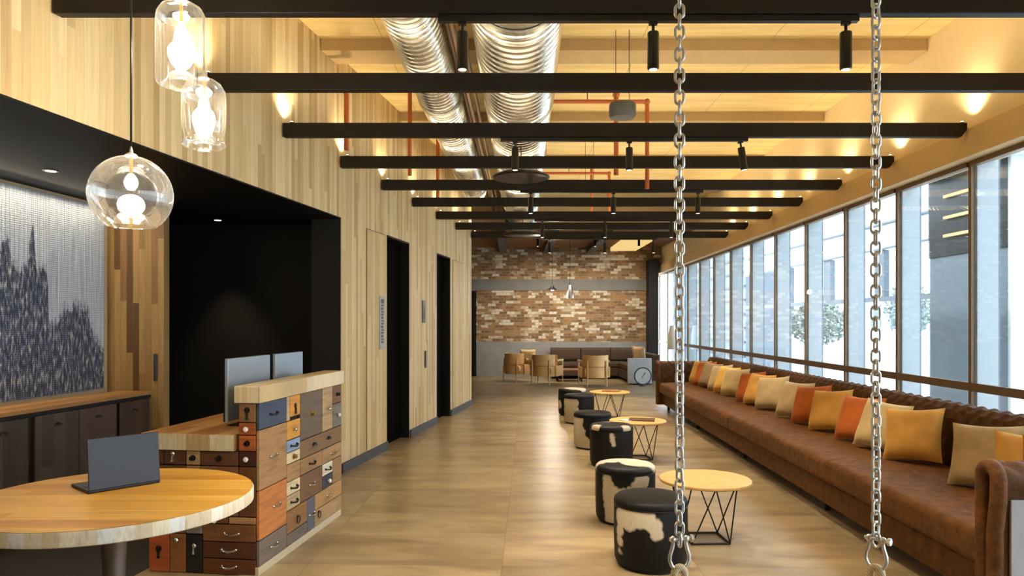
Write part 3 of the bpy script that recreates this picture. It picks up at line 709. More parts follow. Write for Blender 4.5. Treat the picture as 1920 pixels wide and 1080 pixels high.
bm = B(); lathe(bm, [(0,0),(0.30,0),(0.30,0.01),(0.28,0.018),(0.05,0.022),(0,0.022)], 48); obj('base', bm, M['leg_metal'], tb, smooth=True)
tag(tb, 'round high table with honey wood top and pale butcher block edge', 'table')

lp = empty('laptop', (-1.745, 3.25, 0.7505), math.atan2(0.229, 0.199))
M['laptop'] = plain('laptop_shell', (46,49,57), 0.45, 0.3, var=0.02)
bm = B(); box(bm, -0.152, 0.152, 0.0, 0.215, 0.001, 0.014); lb = obj('keyboard_base', bm, plain('laptop_base', (34,34,38), 0.4, 0.3), lp, bevel=.003)
bm = B()
for r_ in range(5):
    for c_ in range(13): box(bm, -0.135+c_*0.021, -0.135+c_*0.021+0.017, 0.02+r_*0.019, 0.02+r_*0.019+0.015, 0.0142, 0.0155)
obj('keys', bm, M['black_metal'], lb)
th = math.radians(-6)
bm = B(); box(bm, -0.152, 0.152, -0.006, 0.0, 0.0, 0.225); ld = obj('lid', bm, M['laptop'], lp, loc=(0,0.001,0.012), rot=(th*-1*-1,0,0), bevel=.003)
bm = B(); box(bm, -0.145, 0.145, 0.0003, 0.001, 0.008, 0.218); obj('screen', bm, M['black_wall'], ld)
tag(lp, 'open dark grey laptop on the round table, lid back to the camera', 'laptop')

# ------------------------------------------------------------------ sideboard and artwork in the alcove
KS = (3.37-3.15)/(6.28-4.74); AS = -math.atan(KS)
sb = empty('sideboard', (-3.15, 6.29, 0), AS)
Ld = 2.6
M['dark_door'] = planks('dark_door', [(78,66,54),(70,56,44),(84,72,60),(62,50,40)], 0.11, 2.0, 'Y', 'Z', 0.45, 0.02, 0.6, (40, 3), 0.3, 0.1)
M['dark_door_b'] = planks('dark_door_b', [(74,52,36),(62,42,28),(80,58,42)], 0.11, 2.0, 'Y', 'Z', 0.45, 0.02, 0.6, (40, 3), 0.3, 0.1)
bm = B(); box(bm, -0.33, -0.022, -Ld, 0, 0.0, 0.868); obj('cabinet_body', bm, M['black_paint'], sb)
bm = B(); box(bm, -0.335, 0.0, -Ld, 0.0, 0.869, 0.9); obj('cabinet_top', bm, slab2, sb, bevel=.003)
bm = B(); box(bm, -0.021, -0.004, -Ld, 0, 0.842, 0.868); obj('top_rail', bm, M['black_paint'], sb)
def sy(px):   # place along the cabinet front where a divider stands
    return px
doors = [(-0.40,-0.03,'b'), (-0.85,-0.44,'b'), (-1.27,-0.855,'a'), (-1.74,-1.33,'a'), (-2.2,-1.745,'a'), (-2.6,-2.26,'a')]
for a, b, c in doors:
    bm = B(); box(bm, -0.021, 0.0-0.003, a, b, 0.04, 0.838); d = obj('cabinet_door', bm, M['dark_door' if c == 'a' else 'dark_door_b'], sb, bevel=.002)
    handle('cup', d, (-0.0025, (a+b)/2 if c == 'b' else (a+b)/2, 0.755), 'x')
tag(sb, 'long dark wood sideboard with timber top under the artwork', 'sideboard')

def art_mat():
    t = NT('skyline_art'); o = t.xyz(t.coord())
    u = o['Y']; z = o['Z']
    # skyline height as a function of the distance along the wall (0 = right edge of the artwork)
    sky = [(0.0,.36),(.045,.40),(.075,.50),(.10,.66),(.115,.717),(.195,.70),(.265,.63),(.285,.54),(.305,.54),(.31,.67),(.315,.575),(.332,.585),(.3375,1.0),(.355,1.01),(.397,.975),(.405,1.19),(.417,1.344),
           (.43,1.19),(.44,.98),(.485,.96),(.52,1.0),(.53,1.17),(.56,1.17),(.60,.9),(.68,1.1),(.76,.75),(.88,.8),(1.0,.6)]
    hh = t.ramp(t.math('DIVIDE', t.math('MULTIPLY', u, -1.0), 2.0), [(p, (h_/1.6,)*3+(1,)) for p, h_ in sky], 'LINEAR')
    hx = t.math('MULTIPLY', t.n('SeparateColor', ins={0: hh}).outputs[0], 1.6)
    iu = t.math('FLOOR', t.math('DIVIDE', u, 0.012))
    r1 = t.n('TexWhiteNoise', ins={'W': iu}, noise_dimensions='1D').outputs[0]
    n = t.noise(t.comb(t.math('MULTIPLY', u, 30), t.math('MULTIPLY', z, 14), 0), 1.0, 4, 0.65)
    d = t.math('SUBTRACT', t.math('ADD', hx, t.math('MULTIPLY_ADD', r1, 0.08, t.math('MULTIPLY_ADD', n, 0.3, -0.19))), z)
    mask = t.math('MULTIPLY_ADD', d, 14.0, 0.5, clamp=True)
    n3 = t.noise(t.comb(t.math('MULTIPLY', u, 48), t.math('MULTIPLY', z, 10), 1.0), 1.0, 4, 0.7)
    dark = t.ramp(n3, [(0.3, lin((26,33,50))), (0.48, lin((50,60,84))), (0.57, lin((110,118,134))), (0.68, lin((200,196,184)))])
    lite = t.ramp(t.noise(t.comb(t.math('MULTIPLY', u, 60), t.math('MULTIPLY', z, 1.5), 0.0), 1.0, 4, 0.6), [(0.3, lin((138,146,164))), (0.5, lin((172,180,194))), (0.75, lin((208,212,214)))])
    col = t.mix(mask, lite, dark)
    w = t.math('SINE', t.math('MULTIPLY', u, 2*PI/0.012)); w2 = t.math('SINE', t.math('MULTIPLY', z, 2*PI/0.016))
    return t.bsdf(col, 0.5, 0.2, t.bump(t.math('ADD', w, t.math('MULTIPLY', w2, 0.6)), 0.5, 0.004))
# art local frame: y=0 at its right edge, z=0 at its base
ar = obj('artwork', box(B(), 0.002, 0.03, -2.6, 0.0, 0.0, 1.56), art_mat(), loc=(XA(6.25)+0.0, 6.25, 0.93), rz=AA)
tag(ar, 'blue grey strand artwork of dark spired towers above the sideboard', 'artwork')
light('art_strip', 'AREA', (XA(5.0)+0.14, 4.9, RC-0.02), 9, WARM, (0, math.radians(-12), AA), shape='RECTANGLE', size=0.05, size_y=2.6)
for k, (x, y) in enumerate(((-3.12, 4.87), (-2.95, 7.22))):
    bm = B(); lathe(bm, [(0,0.0),(0.036,0.0),(0.045,-0.004),(0.05,0.0),(0.05,0.0)], 24, (0,0,0)); d = obj('recessed_downlight', bm, M['silver'], loc=(x,y,RC-0.001), smooth=True)
    bm = B(); lathe(bm, [(0,-0.0045),(0.033,-0.0045),(0.033,-0.0035),(0,-0.0035)], 20); obj('lens', bm, M['downlight'], d)
    tag(d, ['recessed downlight in the black ceiling above the sideboard','recessed downlight in the black ceiling above the black wall'][k], 'downlight', 'downlights in the alcove ceiling')
    light('downlight_lamp', 'SPOT', (x, y, RC-0.02), (22, 95)[k], WARM, spot_size=math.radians((90, 62)[k]), spot_blend=0.7, shadow_soft_size=0.03)

# signs and buttons on the timber wall
def onwall(name, y0, y1, z0, z1, mat, x=0.009, t=0.006):
    bm = B(); box(bm, 0.001, t+0.001, -(sL(y1)-sL(y0))/2, (sL(y1)-sL(y0))/2, z0-(z0+z1)/2, z1-(z0+z1)/2)
    yc = (y0+y1)/2
    nx, ny = CL, SL
    return obj(name, bm, mat, loc=(XL(yc)+0.009*CL, yc+0.009*SL, (z0+z1)/2), rz=AL, bevel=.001)
yS = 8.30
sg = onwall('wall_sign', 8.20, 8.385, 1.19, 1.80, plain('sign_plate', (158,158,156), 0.5))
bm = B(); zz = 0.27
for k in range(14):
    hgt = 0.05 if k == 0 else (0.018 + 0.012*((k*7) % 3)/2)
    box(bm, 0.0072, 0.0085, -0.06+0.01*(k % 2), 0.045-0.012*(k % 3), zz-hgt, zz); zz -= hgt+0.011
obj('lettering', bm, M['dark_grey'], sg)
tag(sg, 'narrow silver sign with vertical dark lettering left of the first black door', 'sign')
s2 = onwall('indicator_panel', 9.93, 10.05, 1.49, 1.80, plain('indicator_grey', (96,92,88), 0.35, 0.5)); tag(s2, 'grey indicator panel on the timber wall between the black doors', 'panel')
bm = B(); box(bm, 0.0072, 0.008, -0.03, 0.03, -0.1, 0.1); obj('display', bm, M['black_metal'], s2)
s3 = onwall('call_button_panel', 10.04, 10.10, 0.86, 1.10, M['dark_grey']); tag(s3, 'thin call button plate below the grey indicator panel', 'panel')
for dz in (-0.04, 0.04):
    bm = B(); lathe(bm, [(0,0),(0.012,0),(0.012,0.004),(0,0.005)], 12, (0.0071,0,dz), 'X'); obj('button', bm, M['silver'], s3)

# ------------------------------------------------------------------ chesterfield sofa (local x across, y along)
SX, SYc = 2.6, 8.0
sf = empty('chesterfield_sofa', (SX*math.cos(AR)-SYc*math.sin(AR), SX*math.sin(AR)+SYc*math.cos(AR), 0), AR)
YN, YF = 3.40, 12.55
def sl(lst): return [(a-SX, z) for a, z in lst]
bm = B(); box(bm, 2.29-SX, 3.2-SX, YN+0.1-SYc, YF-0.1-SYc, 0.09, 0.272); obj('base', bm, M['suede'], sf, bevel=.015)
def rrect(a0, a1, z0, z1, r, n=5):
    pts = []
    for (cx, cz, s) in ((a1-r, z0+r, -90), (a1-r, z1-r, 0), (a0+r, z1-r, 90), (a0+r, z0+r, 180)):
        for k in range(n+1):
            a = math.radians(s+90*k/n); pts.append((cx+r*math.cos(a), cz+r*math.sin(a)))
    # extra points on the long faces
    out = []
    for i in range(len(pts)):
        p, q = pts[i], pts[(i+1) % len(pts)]; out.append(p)
        d = math.hypot(q[0]-p[0], q[1]-p[1])
        if d > 0.08:
            m = int(d/0.05)
            for k in range(1, m): out.append((p[0]+(q[0]-p[0])*k/m, p[1]+(q[1]-p[1])*k/m))
    return out
for k, (y0, y1) in enumerate(((3.60, 8.07), (8.08, 12.36))):
    prof = rrect(2.215-SX, 3.03-SX, 0.29, 0.465, 0.045)
    N = int((y1-y0)/0.05); st = [y0-SYc+0.0]+[y0-SYc+0.012, y0-SYc+0.03]+[y0-SYc+(y1-y0)*i/N for i in range(1, N)]+[y1-SYc-0.03, y1-SYc-0.012, y1-SYc]
    cx, cz = (2.215+3.03)/2-SX, 0.378
    def dsp(i, a, z, s, y0=y0-SYc, y1=y1-SYc):
        e = min(s-y0, y1-s); sc = 1.0 if e > 0.04 else (0.9+0.1*math.sqrt(max(0, 1-((0.04-e)/0.04)**2)))
        a2 = cx+(a-cx)*(1-(1-sc)*0.25); z2 = cz+(z-cz)*sc
        nv = mnoise.noise(Vector((a*5, s*4, z*5+k)))*0.008 + mnoise.noise(Vector((a*16, s*14, z*9)))*0.004
        if z > 0.44: z2 += nv + 0.012*math.cos((a-cx)*3.2)
        elif a < 2.25-SX: a2 += nv
        return a2, z2
    bm = B(); sweep(bm, prof, st, 'Y', dsp); obj('seat_cushion', bm, M['suede'], sf, smooth=True)
# tufted back with rolled top
def tuft(s, y, a=0.135, b=0.13):
    p = math.cos(PI*(y/a+s/b)); q = math.cos(PI*(y/a-s/b)); return (abs(p)*abs(q))**0.45
def roll_profile(inner, top_c, r, outer, zb):
    """open list of (a,z,tuft weight, nx, nz) running up the inner face, over the roll and down the outer face (a grows outward)"""
    pts = []
    n = 10
    for k in range(n): pts.append((inner, 0.40+(top_c[1]-0.40)*k/n, 1.0, -1, 0))
    for k in range(0, 15):
        a = PI - PI*1.25*k/14
        pts.append((top_c[0]+r*math.cos(a), top_c[1]+r*math.sin(a), 1.0 if k < 10 else max(0, 1-(k-9)*0.3), math.cos(a), math.sin(a)))
    for k in range(1, 6): pts.append((outer, pts[24][1]-0.02-(pts[24][1]-0.02-zb)*k/5, 0, 1, 0))
    return pts
def rolled(bm, P, stations, axis, sign=1, off=0, depth=0.035, inner_bottom=0.09):
    rows = []
    arc = [0]
    for i in range(1, len(P)): arc.append(arc[-1]+math.hypot(P[i][0]-P[i-1][0], P[i][1]-P[i-1][1]))
    for s in stations:
        row = []
        for i, (a, z, w, nx, nz) in enumerate(P):
            d = (tuft(arc[i], s)-1.0)*depth*w
            aa = (a+nx*d)*sign+off; zz = z+nz*d
            row.append(bm.verts.new((aa, s, zz) if axis == 'Y' else (s, aa, zz)))
        # close through the bottom
        row.append(bm.verts.new(((P[0][0])*sign+off, s, P[-1][1]) if axis == 'Y' else (s, P[0][0]*sign+off, P[-1][1])))
        rows.append(row)
    n = len(rows[0])
    for i in range(len(rows)-1):
        for k in range(n): bm.faces.new((rows[i][k], rows[i][(k+1)%n], rows[i+1][(k+1)%n], rows[i+1][k]))
    bm.faces.new(rows[0][::-1]); bm.faces.new(rows[-1]); return bm
P = roll_profile(3.04-SX, (3.15-SX, 0.805), 0.11, 3.22-SX, 0.09)
st = [3.52-SYc + i*0.02 for i in range(int((12.44-3.52)/0.02)+1)]
obj('tufted_back', rolled(B(), P, st, 'Y', depth=0.026), M['suede_back'], sf, smooth=True)
# arms: inner at near side
for k, (yin, sign) in enumerate(((3.60, -1), (12.36, 1))):
    Pa = roll_profile(0.0, (0.085, 0.755), 0.085, 0.135, 0.09)
    st = [2.23-SX + i*0.02 for i in range(int(0.97/0.02)+1)]
    am = obj('arm', rolled(B(), Pa, st, 'X', sign, yin-SYc, 0.025), M['suede_back'], sf, smooth=True)
    # scroll front: padded inverted U with centre panel
    yc = yin+sign*0.09-SYc; rr = 0.062
    pts = [(2.215-SX, yin+sign*0.035-SYc, 0.09), (2.215-SX, yin+sign*0.035-SYc, 0.4)]
    for q in range(9):
        a = PI*q/8; pts.append((2.215-SX, yc-sign*0.058*math.cos(a), 0.755+0.055*math.sin(a)))
    pts += [(2.215-SX, yin+sign*0.145-SYc, 0.66), (2.215-SX, yin+sign*0.12-SYc, 0.5), (2.215-SX, yin+sign*0.12-SYc, 0.09)]
    obj('arm_front', tube(B(), pts, 0.036, 12), M['suede'], am, smooth=True)
    ya, yb = sorted((yin+sign*0.137-SYc, yin+sign*0.152-SYc))
    bm = B(); box(bm, 2.27-SX, 3.2-SX, ya, yb, 0.09, 0.66); o = obj('outer_panel', bm, M['grey_cloth'], am, bevel=.004); o['label'] = 'light grey fabric outer side of the arm'
for yy in (3.6, 5.8, 8.0, 10.2, 12.35):
    for xx in (2.38, 3.1):
        bm = B(); lathe(bm, [(0,0),(0.022,0),(0.03,0.089),(0,0.089)], 12, (xx-SX, yy-SYc, 0)); obj('foot', bm, M['black_paint'], sf, smooth=True)
tag(sf, 'very long brown suede chesterfield sofa with a tufted back below the windows', 'sofa')

# cushions on the sofa
def pillow_mesh(sz, th_, seed):
    n = 16; bm = B(); vs = {}
    for side in (1, -1):
        for i in range(n+1):
            for j in range(n+1):
                u, v = i/n*2-1, j/n*2-1
                if side == -1 and (i in (0, n) or j in (0, n)): vs[(side,i,j)] = vs[(1,i,j)]; continue
                pin = 1-0.09*(1-abs(u)**2.0)*(abs(v)**3) ; pin2 = 1-0.09*(1-abs(v)**2.0)*(abs(u)**3)
                t = ((1-u**4)*(1-v**4))**0.55 * th_*0.5*side
                t += mnoise.noise(Vector((u*2+seed, v*2, side)))*0.008*(1-u*u)*(1-v*v)
                vs[(side,i,j)] = bm.verts.new((u*sz/2*pin2, t, v*sz/2*pin))
    for side in (1, -1):
        for i in range(n):
            for j in range(n):
                f = [vs[(side,i,j)], vs[(side,i+1,j)], vs[(side,i+1,j+1)], vs[(side,i,j+1)]]
                bm.faces.new(f if side == 1 else f[::-1])
    return bm
protos = {}
pil = [  # px based design turned into positions along the sofa: (y, colour, label, turn)
 (11.95,'yellow','yellow cushion farthest along the sofa',62), (11.62,'rust','rust cushion wedged beside the farthest yellow cushion',60), (11.28,'taupe','taupe cushion at the near side of the farthest trio',52),
 (10.72,'beige','beige cushion leftmost of the second trio from the far end',58), (10.36,'yellow','yellow cushion in the middle of the second trio from the far end',54), (9.95,'cream','cream cushion in front of the second trio from the far end',46),
 (9.25,'rust','rust cushion leftmost of the third trio from the far end',60), (8.9,'gold','golden cushion in the middle of the third trio from the far end',54), (8.45,'beige','beige cushion in front of the third trio from the far end',44),
 (7.72,'beige','beige cushion leftmost of the fourth trio from the far end',56), (7.28,'rust','rust cushion between the beige and golden ones of the fourth trio',50), (6.82,'gold','golden cushion in front of the fourth trio',46),
 (6.22,'rust','large rust cushion behind the right chain',52), (5.82,'cream','cream cushion partly hidden by the right chain',48), (5.36,'gold','large golden cushion just right of the right chain',36),
 (4.52,'beige','big beige cushion nearest the near sofa arm',40), (4.10,'gold','golden cushion tucked behind the near sofa arm',30), (3.86,'rust','rust cushion tucked against the near sofa arm',20)]
ca, sa = math.cos(AR), math.sin(AR)
for k, (y, c, lab, turn) in enumerate(pil):
    if c not in protos:
        o = protos[c] = obj('sofa_cushion', pillow_mesh(0.41, 0.16, k), M[c], smooth=True)
    else: o = dup(protos[c])
    x = 2.82
    lean = math.radians(-23); t = math.radians(-min(66, turn+14))
    X, Y = x*ca - y*sa, x*sa + y*ca
    o.rotation_mode = 'XYZ'
    Rm = Matrix.Rotation(t, 3, 'Z') @ Matrix.Rotation(lean, 3, 'X') @ Matrix.Rotation(math.radians(random.uniform(-7,7)), 3, 'Y')
    o.rotation_euler = Rm.to_euler()
    o.location = (X, Y, 0.478+0.196)
    tag(o, lab, 'cushion', 'cushions on the long sofa')

# ------------------------------------------------------------------ cowhide stools
def cowhide(name, white_base, blobs, seed):
    t = NT(name); co = t.coord()
    nv = t.n('TexNoise', ins={'Vector': t.n('Mapping', ins={'Vector': co, 'Location': (seed*3.1, seed*1.7, seed)}).outputs[0], 'Scale': 5.0, 'Detail': 4.0, 'Roughness': 0.6}).outputs[0]
    cur = None
    for (x, y, z, r) in blobs:
        d = t.n('VectorMath', operation='DISTANCE'); t.set(d.inputs[0], co); d.inputs[1].default_value = (x, y, z)
        v = t.math('SUBTRACT', r, d.outputs['Value'])
        cur = v if cur is None else t.math('MAXIMUM', cur, v)
    m = t.math('MULTIPLY_ADD', t.math('ADD', cur, t.math('MULTIPLY_ADD', nv, 0.12, -0.06)), 60.0, 0.5, clamp=True)
    if white_base: m = t.math('SUBTRACT', 1.0, m)
    hair = t.noise(t.comb(t.math('MULTIPLY', t.xyz(co)['X'], 150), t.math('MULTIPLY', t.xyz(co)['Y'], 150), t.math('MULTIPLY', t.xyz(co)['Z'], 25)), 1.0, 3)
    wh = t.mix(hair, lin((168,154,130)), lin((206,194,170))); bl = t.mix(hair, lin((9,8,8)), lin((20,17,16)))
    return t.bsdf(t.mix(m, bl, wh), 0.55, 0, t.bump(hair, 0.25, 0.002), Specular_IOR_Level=0.25)
r0 = 0.225
def rim(deg, z, r=r0): a = math.radians(deg); return (r*math.cos(a), r*math.sin(a), z)
def bl(*l): return [rim(a_, z_)+(q_,) for a_, z_, q_ in l]
NONE = [(0,0,-5,.01)]
stools = [
 ((0.86,4.47), 0, bl((207,.31,.065),(222,.31,.065),(238,.33,.05),(254,.335,.05),(266,.30,.042),(270,.25,.03),(204,.24,.045),(203,.17,.035),(202,.11,.025)), NONE, 'black cowhide stool nearest the camera with a white patch on its side'),
 ((0.86,5.47), 0, bl((226,.34,.04),(228,.30,.05),(229,.25,.065),(231,.2,.07),(233,.15,.07),(234,.1,.07),(235,.04,.07),(241,.24,.065),(250,.235,.06),(260,.25,.05),(270,.27,.04),(299,.33,.055),(289,.32,.045),(280,.30,.04)), [(.12,.0,.43,.15),(.02,.14,.43,.12),(-.12,.10,.42,.09),(-.2,.02,.4,.06)], 'black and white cowhide stool second from the camera, pale top'),
 ((1.045,7.57), 0, bl((263,.345,.03),(264,.32,.032),(265,.295,.03),(266,.27,.026),(267,.245,.022)), [rim(212,.41)+(.07,), rim(310,.41)+(.06,), rim(100,.42)+(.08,)], 'mostly black cowhide stool third from the camera with white rim spots'),
 ((0.965,8.63), 1, bl((275,.34,.17),(272,.22,.12),(270,.14,.07),(305,.3,.17),(310,.1,.12)), [(0,0,.43,.6)], 'white cowhide stool with a big black patch, fourth from the camera'),
 ((1.0,10.75), 0, bl((205,.32,.08),(225,.32,.08),(245,.32,.08),(210,.2,.08),(240,.2,.1),(210,.08,.1),(235,.06,.1),(250,.05,.08)), NONE, 'black cowhide stool with a pale front, second from the far end'),
 ((0.975,11.65), 0, bl((200,.18,.06)), [(0.05,-0.03,.43,.17)], 'black cowhide stool with a white top at the far end of the row')]
stool_body = stool_top = stool_base = None
for k, ((x, y), wb, blobs, pblobs, lab) in enumerate(stools):
    s = empty('cowhide_stool', (x, y, 0)); mt = cowhide('cowhide', wb, blobs, k+1); mp_ = cowhide('cowhide_top', wb, pblobs, k+9)
    bm = B(); lathe(bm, [(0.195,0.018),(0.212,0.022),(0.222,0.05),(0.226,0.2),(0.225,0.36),(0.222,0.372),(0.21,0.374),(0,0.374)], 48); obj('body', bm, mt, s, smooth=True)
    bm = B(); lathe(bm, [(0,0.376),(0.212,0.376),(0.224,0.380),(0.227,0.395),(0.221,0.413),(0.205,0.426),(0.15,0.433),(0,0.436)], 48); obj('seat_pad', bm, mp_, s, smooth=True)
    bm = B(); tube(bm, [(0.2245*math.cos(2*PI*q/48), 0.2245*math.sin(2*PI*q/48), 0.375) for q in range(48)], 0.004, 6, closed=True); obj('seam', bm, M['black_metal'], s, smooth=True)
    bm = B(); lathe(bm, [(0,0),(0.195,0),(0.195,0.017),(0,0.017)], 40); obj('base', bm, M['black_paint'], s)
    tag(s, lab, 'stool', 'row of cowhide stools')

# ------------------------------------------------------------------ wire coffee tables
M['oak'] = woodg('pale_oak', (212,166,96), 'X', 0.4, 0.25, (3, 30))
def coffee_table():
    t = empty('coffee_table')
    bm = B(); lathe(bm, [(0,0.40),(0.306,0.40),(0.311,0.405),(0.311,0.417),(0.307,0.421),(0,0.421)], 64); obj('tabletop', bm, M['oak'], t, smooth=True)
    q = 0.13; c = [(q,q,0.007),(-q,q,0.007),(-q,-q,0.007),(q,-q,0.007)]
    bm = B()
    for i in range(4): tube(bm, [c[i], c[(i+1)%4]], 0.0065, 8)
    obj('base_frame', bm, M['black_metal'], t)
    up = [(0.23,0,0.398),(0,0.23,0.398),(-0.23,0,0.398),(0,-0.23,0.398)]
    for i in range(4):
        for u in (up[i], up[(i+1)%4]):
            bm = B(); tube(bm, [c[i], u], 0.005, 8); obj('leg', bm, M['black_metal'], t)
    return t
ct = coffee_table()
for k, (x, y, rz, lab) in enumerate(((1.334,4.976,0.05,'round wire legged coffee table nearest the camera, behind the left chain'),(1.385,7.93,0.1,'round wire legged coffee table in the middle, with a magazine on it'),(1.52,11.2,-0.05,'round wire legged coffee table farthest away by the sofa end'))):
    t = ct if k == 0 else dup(ct)
    t.location = (x, y, 0); t.rotation_euler = (0,0,rz); tag(t, lab, 'coffee table', 'wire coffee tables along the sofa')
bm = B(); box(bm, -0.11, 0.11, -0.14, 0.14, 0, 0.012); o = tag(obj('magazine', bm, plain('dark_cover', (92,62,40), 0.4), loc=(1.43,7.93,0.4215), rz=1.35, bevel=.002), 'dark brown magazine lying on the middle coffee table', 'magazine')
bm = B(); box(bm, -0.05, 0.05, -0.07, 0.07, 0, 0.006); tag(obj('leaflet', bm, plain('white_paper', (214,208,196), 0.5), loc=(1.25,7.90,0.4215), rz=0.4), 'small white leaflet beside the magazine on the middle coffee table', 'leaflet')
bm = B(); box(bm, -0.10, 0.10, -0.13, 0.13, 0, 0.012); tag(obj('magazine', bm, plain('brown_cover', (150,96,54), 0.4), loc=(1.55,11.22,0.4215), rz=1.2, bevel=.002), 'thin brown magazine lying on the farthest coffee table', 'magazine')

# ------------------------------------------------------------------ lounge
M['chair_wood'] = woodg('chair_wood', (196,142,80), 'Z', 0.45, 0.25); M['chair_leather'] = plain('tan_leather', (228,184,122), 0.5, var=0.08, bump=0.1)
M['chair_frame'] = woodg('chair_frame', (214,186,136), 'Z', 0.5, 0.2)
def armchair():
    c = empty('lounge_chair')            # faces +y, back towards -y
    bm = B(); prof = rrect(-0.27, 0.27, 0.24, 0.43, 0.05); sweep(bm, prof, [-0.25,-0.24,0.29,0.31], 'Y'); obj('seat', bm, M['chair_leather'], c, smooth=True)
    # curved back shell
    bm = B(); rows = []
    for i in range(19):
        a = math.radians(200+140*i/16)
        ro, ri = 0.345, 0.285
        rows.append([bm.verts.new((ro*math.cos(a)*0.95, ro*math.sin(a)+0.02, z)) for z in (0.20,0.45,0.70,0.72)] + [bm.verts.new((ri*math.cos(a)*0.95, ri*math.sin(a)+0.02, z)) for z in (0.72,0.70,0.45,0.20)])
    for i in range(16):
        for k in range(8): bm.faces.new((rows[i][k], rows[i][(k+1)%8], rows[i+1][(k+1)%8], rows[i+1][k]))
    bm.faces.new(rows[0]); bm.faces.new(rows[-1][::-1]); obj('backrest', bm, M['chair_leather'], c, smooth=True)
    bm = B(); tube(bm, [(0.338*math.cos(math.radians(a_))*0.95, 0.338*math.sin(math.radians(a_))+0.02, 0.455) for a_ in range(200, 341, 10)], 0.013, 8); obj('back_rail', bm, M['chair_wood'], c, smooth=True)
    for s in (-1, 1):
        x = s*0.325
        bm = B(); box(bm, x-0.03, x+0.03, -0.06, 0.34, 0.555, 0.60); obj('armrest', bm, M['chair_frame'], c, bevel=.008)
        bm = B(); box(bm, x-0.02, x+0.02, -0.12, 0.31, 0.20, 0.45); obj('side_panel', bm, M['chair_leather'], c, bevel=.006)
        bm = B(); tube(bm, [(x,0.325,0.0),(x,0.325,0.3),(x,0.325,0.556)], [0.014,0.02,0.02], 10); obj('leg', bm, M['chair_frame'], c, smooth=True)
        xb = s*0.22; bm = B(); tube(bm, [(xb*1.05,-0.285,0.0),(xb,-0.27,0.3),(xb,-0.262,0.6)], [0.014,0.02,0.016], 10); obj('leg', bm, M['chair_frame'], c, smooth=True)
    return c
ch0 = armchair()
for k, (x, y, rz, lab) in enumerate(((0.14,18.15,-0.75,'tan lounge armchair farthest left, a pale cushion standing in it'),(0.80,17.45,-0.45,'tan lounge armchair in the middle, turned to the right'),(1.95,17.0,0.08,'tan lounge armchair on the right with its back to the camera'))):
    c = ch0 if k == 0 else dup(ch0)
    c.location = (x, y, 0); c.rotation_euler = (0,0,rz); tag(c, lab, 'armchair', 'tan armchairs in the lounge')
o = obj('chair_cushion', pillow_mesh(0.42, 0.16, 77), M['cream'], smooth=True, loc=(0.38,18.72,0.60), rot=(0.12,0,-0.3)); 
# lounge sofa, L shaped
ls = empty('corner_sofa', (2.3, 19.4, 0))
bm = B(); box(bm, -1.25, 1.25, -0.45, 0.48, 0.08, 0.30); obj('base', bm, M['lounge_brown'], ls, bevel=.02)
for k in range(2):
    bm = B(); sweep(bm, rrect(-0.46, 0.30, 0.302, 0.44, 0.04), [-1.24+k*1.0+q for q in (0,0.02,0.5,0.96,0.98)], 'X'); obj('seat_cushion', bm, M['lounge_brown'], ls, smooth=True)
for k in range(3):
    bm = B(); sweep(bm, rrect(0.22, 0.48, 0.442, 0.80, 0.07), [-1.24+k*0.82+q for q in (0,0.03,0.4,0.77,0.80)], 'X'); obj('back_cushion', bm, M['lounge_brown'], ls, smooth=True)
bm = B(); box(bm, 0.50, 1.25, -2.10, -0.451, 0.08, 0.30); obj('chaise_base', bm, M['lounge_brown'], ls, bevel=.02)
bm = B(); sweep(bm, rrect(0.50, 1.05, 0.302, 0.46, 0.04), [-2.10+q for q in (0,0.02,0.8,1.62,1.64)], 'Y'); obj('chaise_cushion', bm, M['lounge_brown'], ls, smooth=True)
bm = B(); box(bm, 1.06, 1.25, -2.10, 0.2, 0.302, 0.72); obj('side_back', bm, M['lounge_brown'], ls, bevel=.03)
bm = B(); box(bm, 0.47, 1.04, -2.2, -2.105, 0.03, 0.635); o = obj('end_panel', bm, M['grey_cloth'], ls, bevel=.01); o['label'] = 'light grey fabric end panel'
tag(ls, 'brown corner sofa in the lounge with a pale grey end', 'sofa')
tag(bpy.data.objects['chair_cushion'], 'pale cream cushion standing in the leftmost armchair', 'cushion')
bpy.data.objects['chair_cushion'].location = (0.40, 18.0, 0.62)
for k, (x, y, c, lab) in enumerate(((3.17,18.1,'taupe','taupe cushion leaning on the corner sofa near the column'),(3.12,17.6,'beige','beige striped cushion at the near end of the corner sofa'))):
    o = obj('lounge_cushion', pillow_mesh(0.42, 0.15, 30+k), M[c], smooth=True, loc=(x, y, 0.70), rot=(0.15,0,-1.1)); tag(o, lab, 'cushion', 'cushions on the corner sofa')
# low table
lt = empty('low_table', (1.45, 18.3, 0))
bm = B(); box(bm, -0.35, 0.35, -0.3, 0.3, 0.27, 0.31); obj('tabletop', bm, woodg('low_table_wood', (128,92,58), 'X'), lt, bevel=.005)
for sx_ in (-1, 1):
    for sy_ in (-1, 1):
        bm = B(); tube(bm, [(sx_*0.3,sy_*0.25,0),(sx_*0.28,sy_*0.22,0.269)], 0.018, 8); obj('leg', bm, M['black_metal'], lt)
tag(lt, 'low brown wooden table between the lounge chairs', 'table')
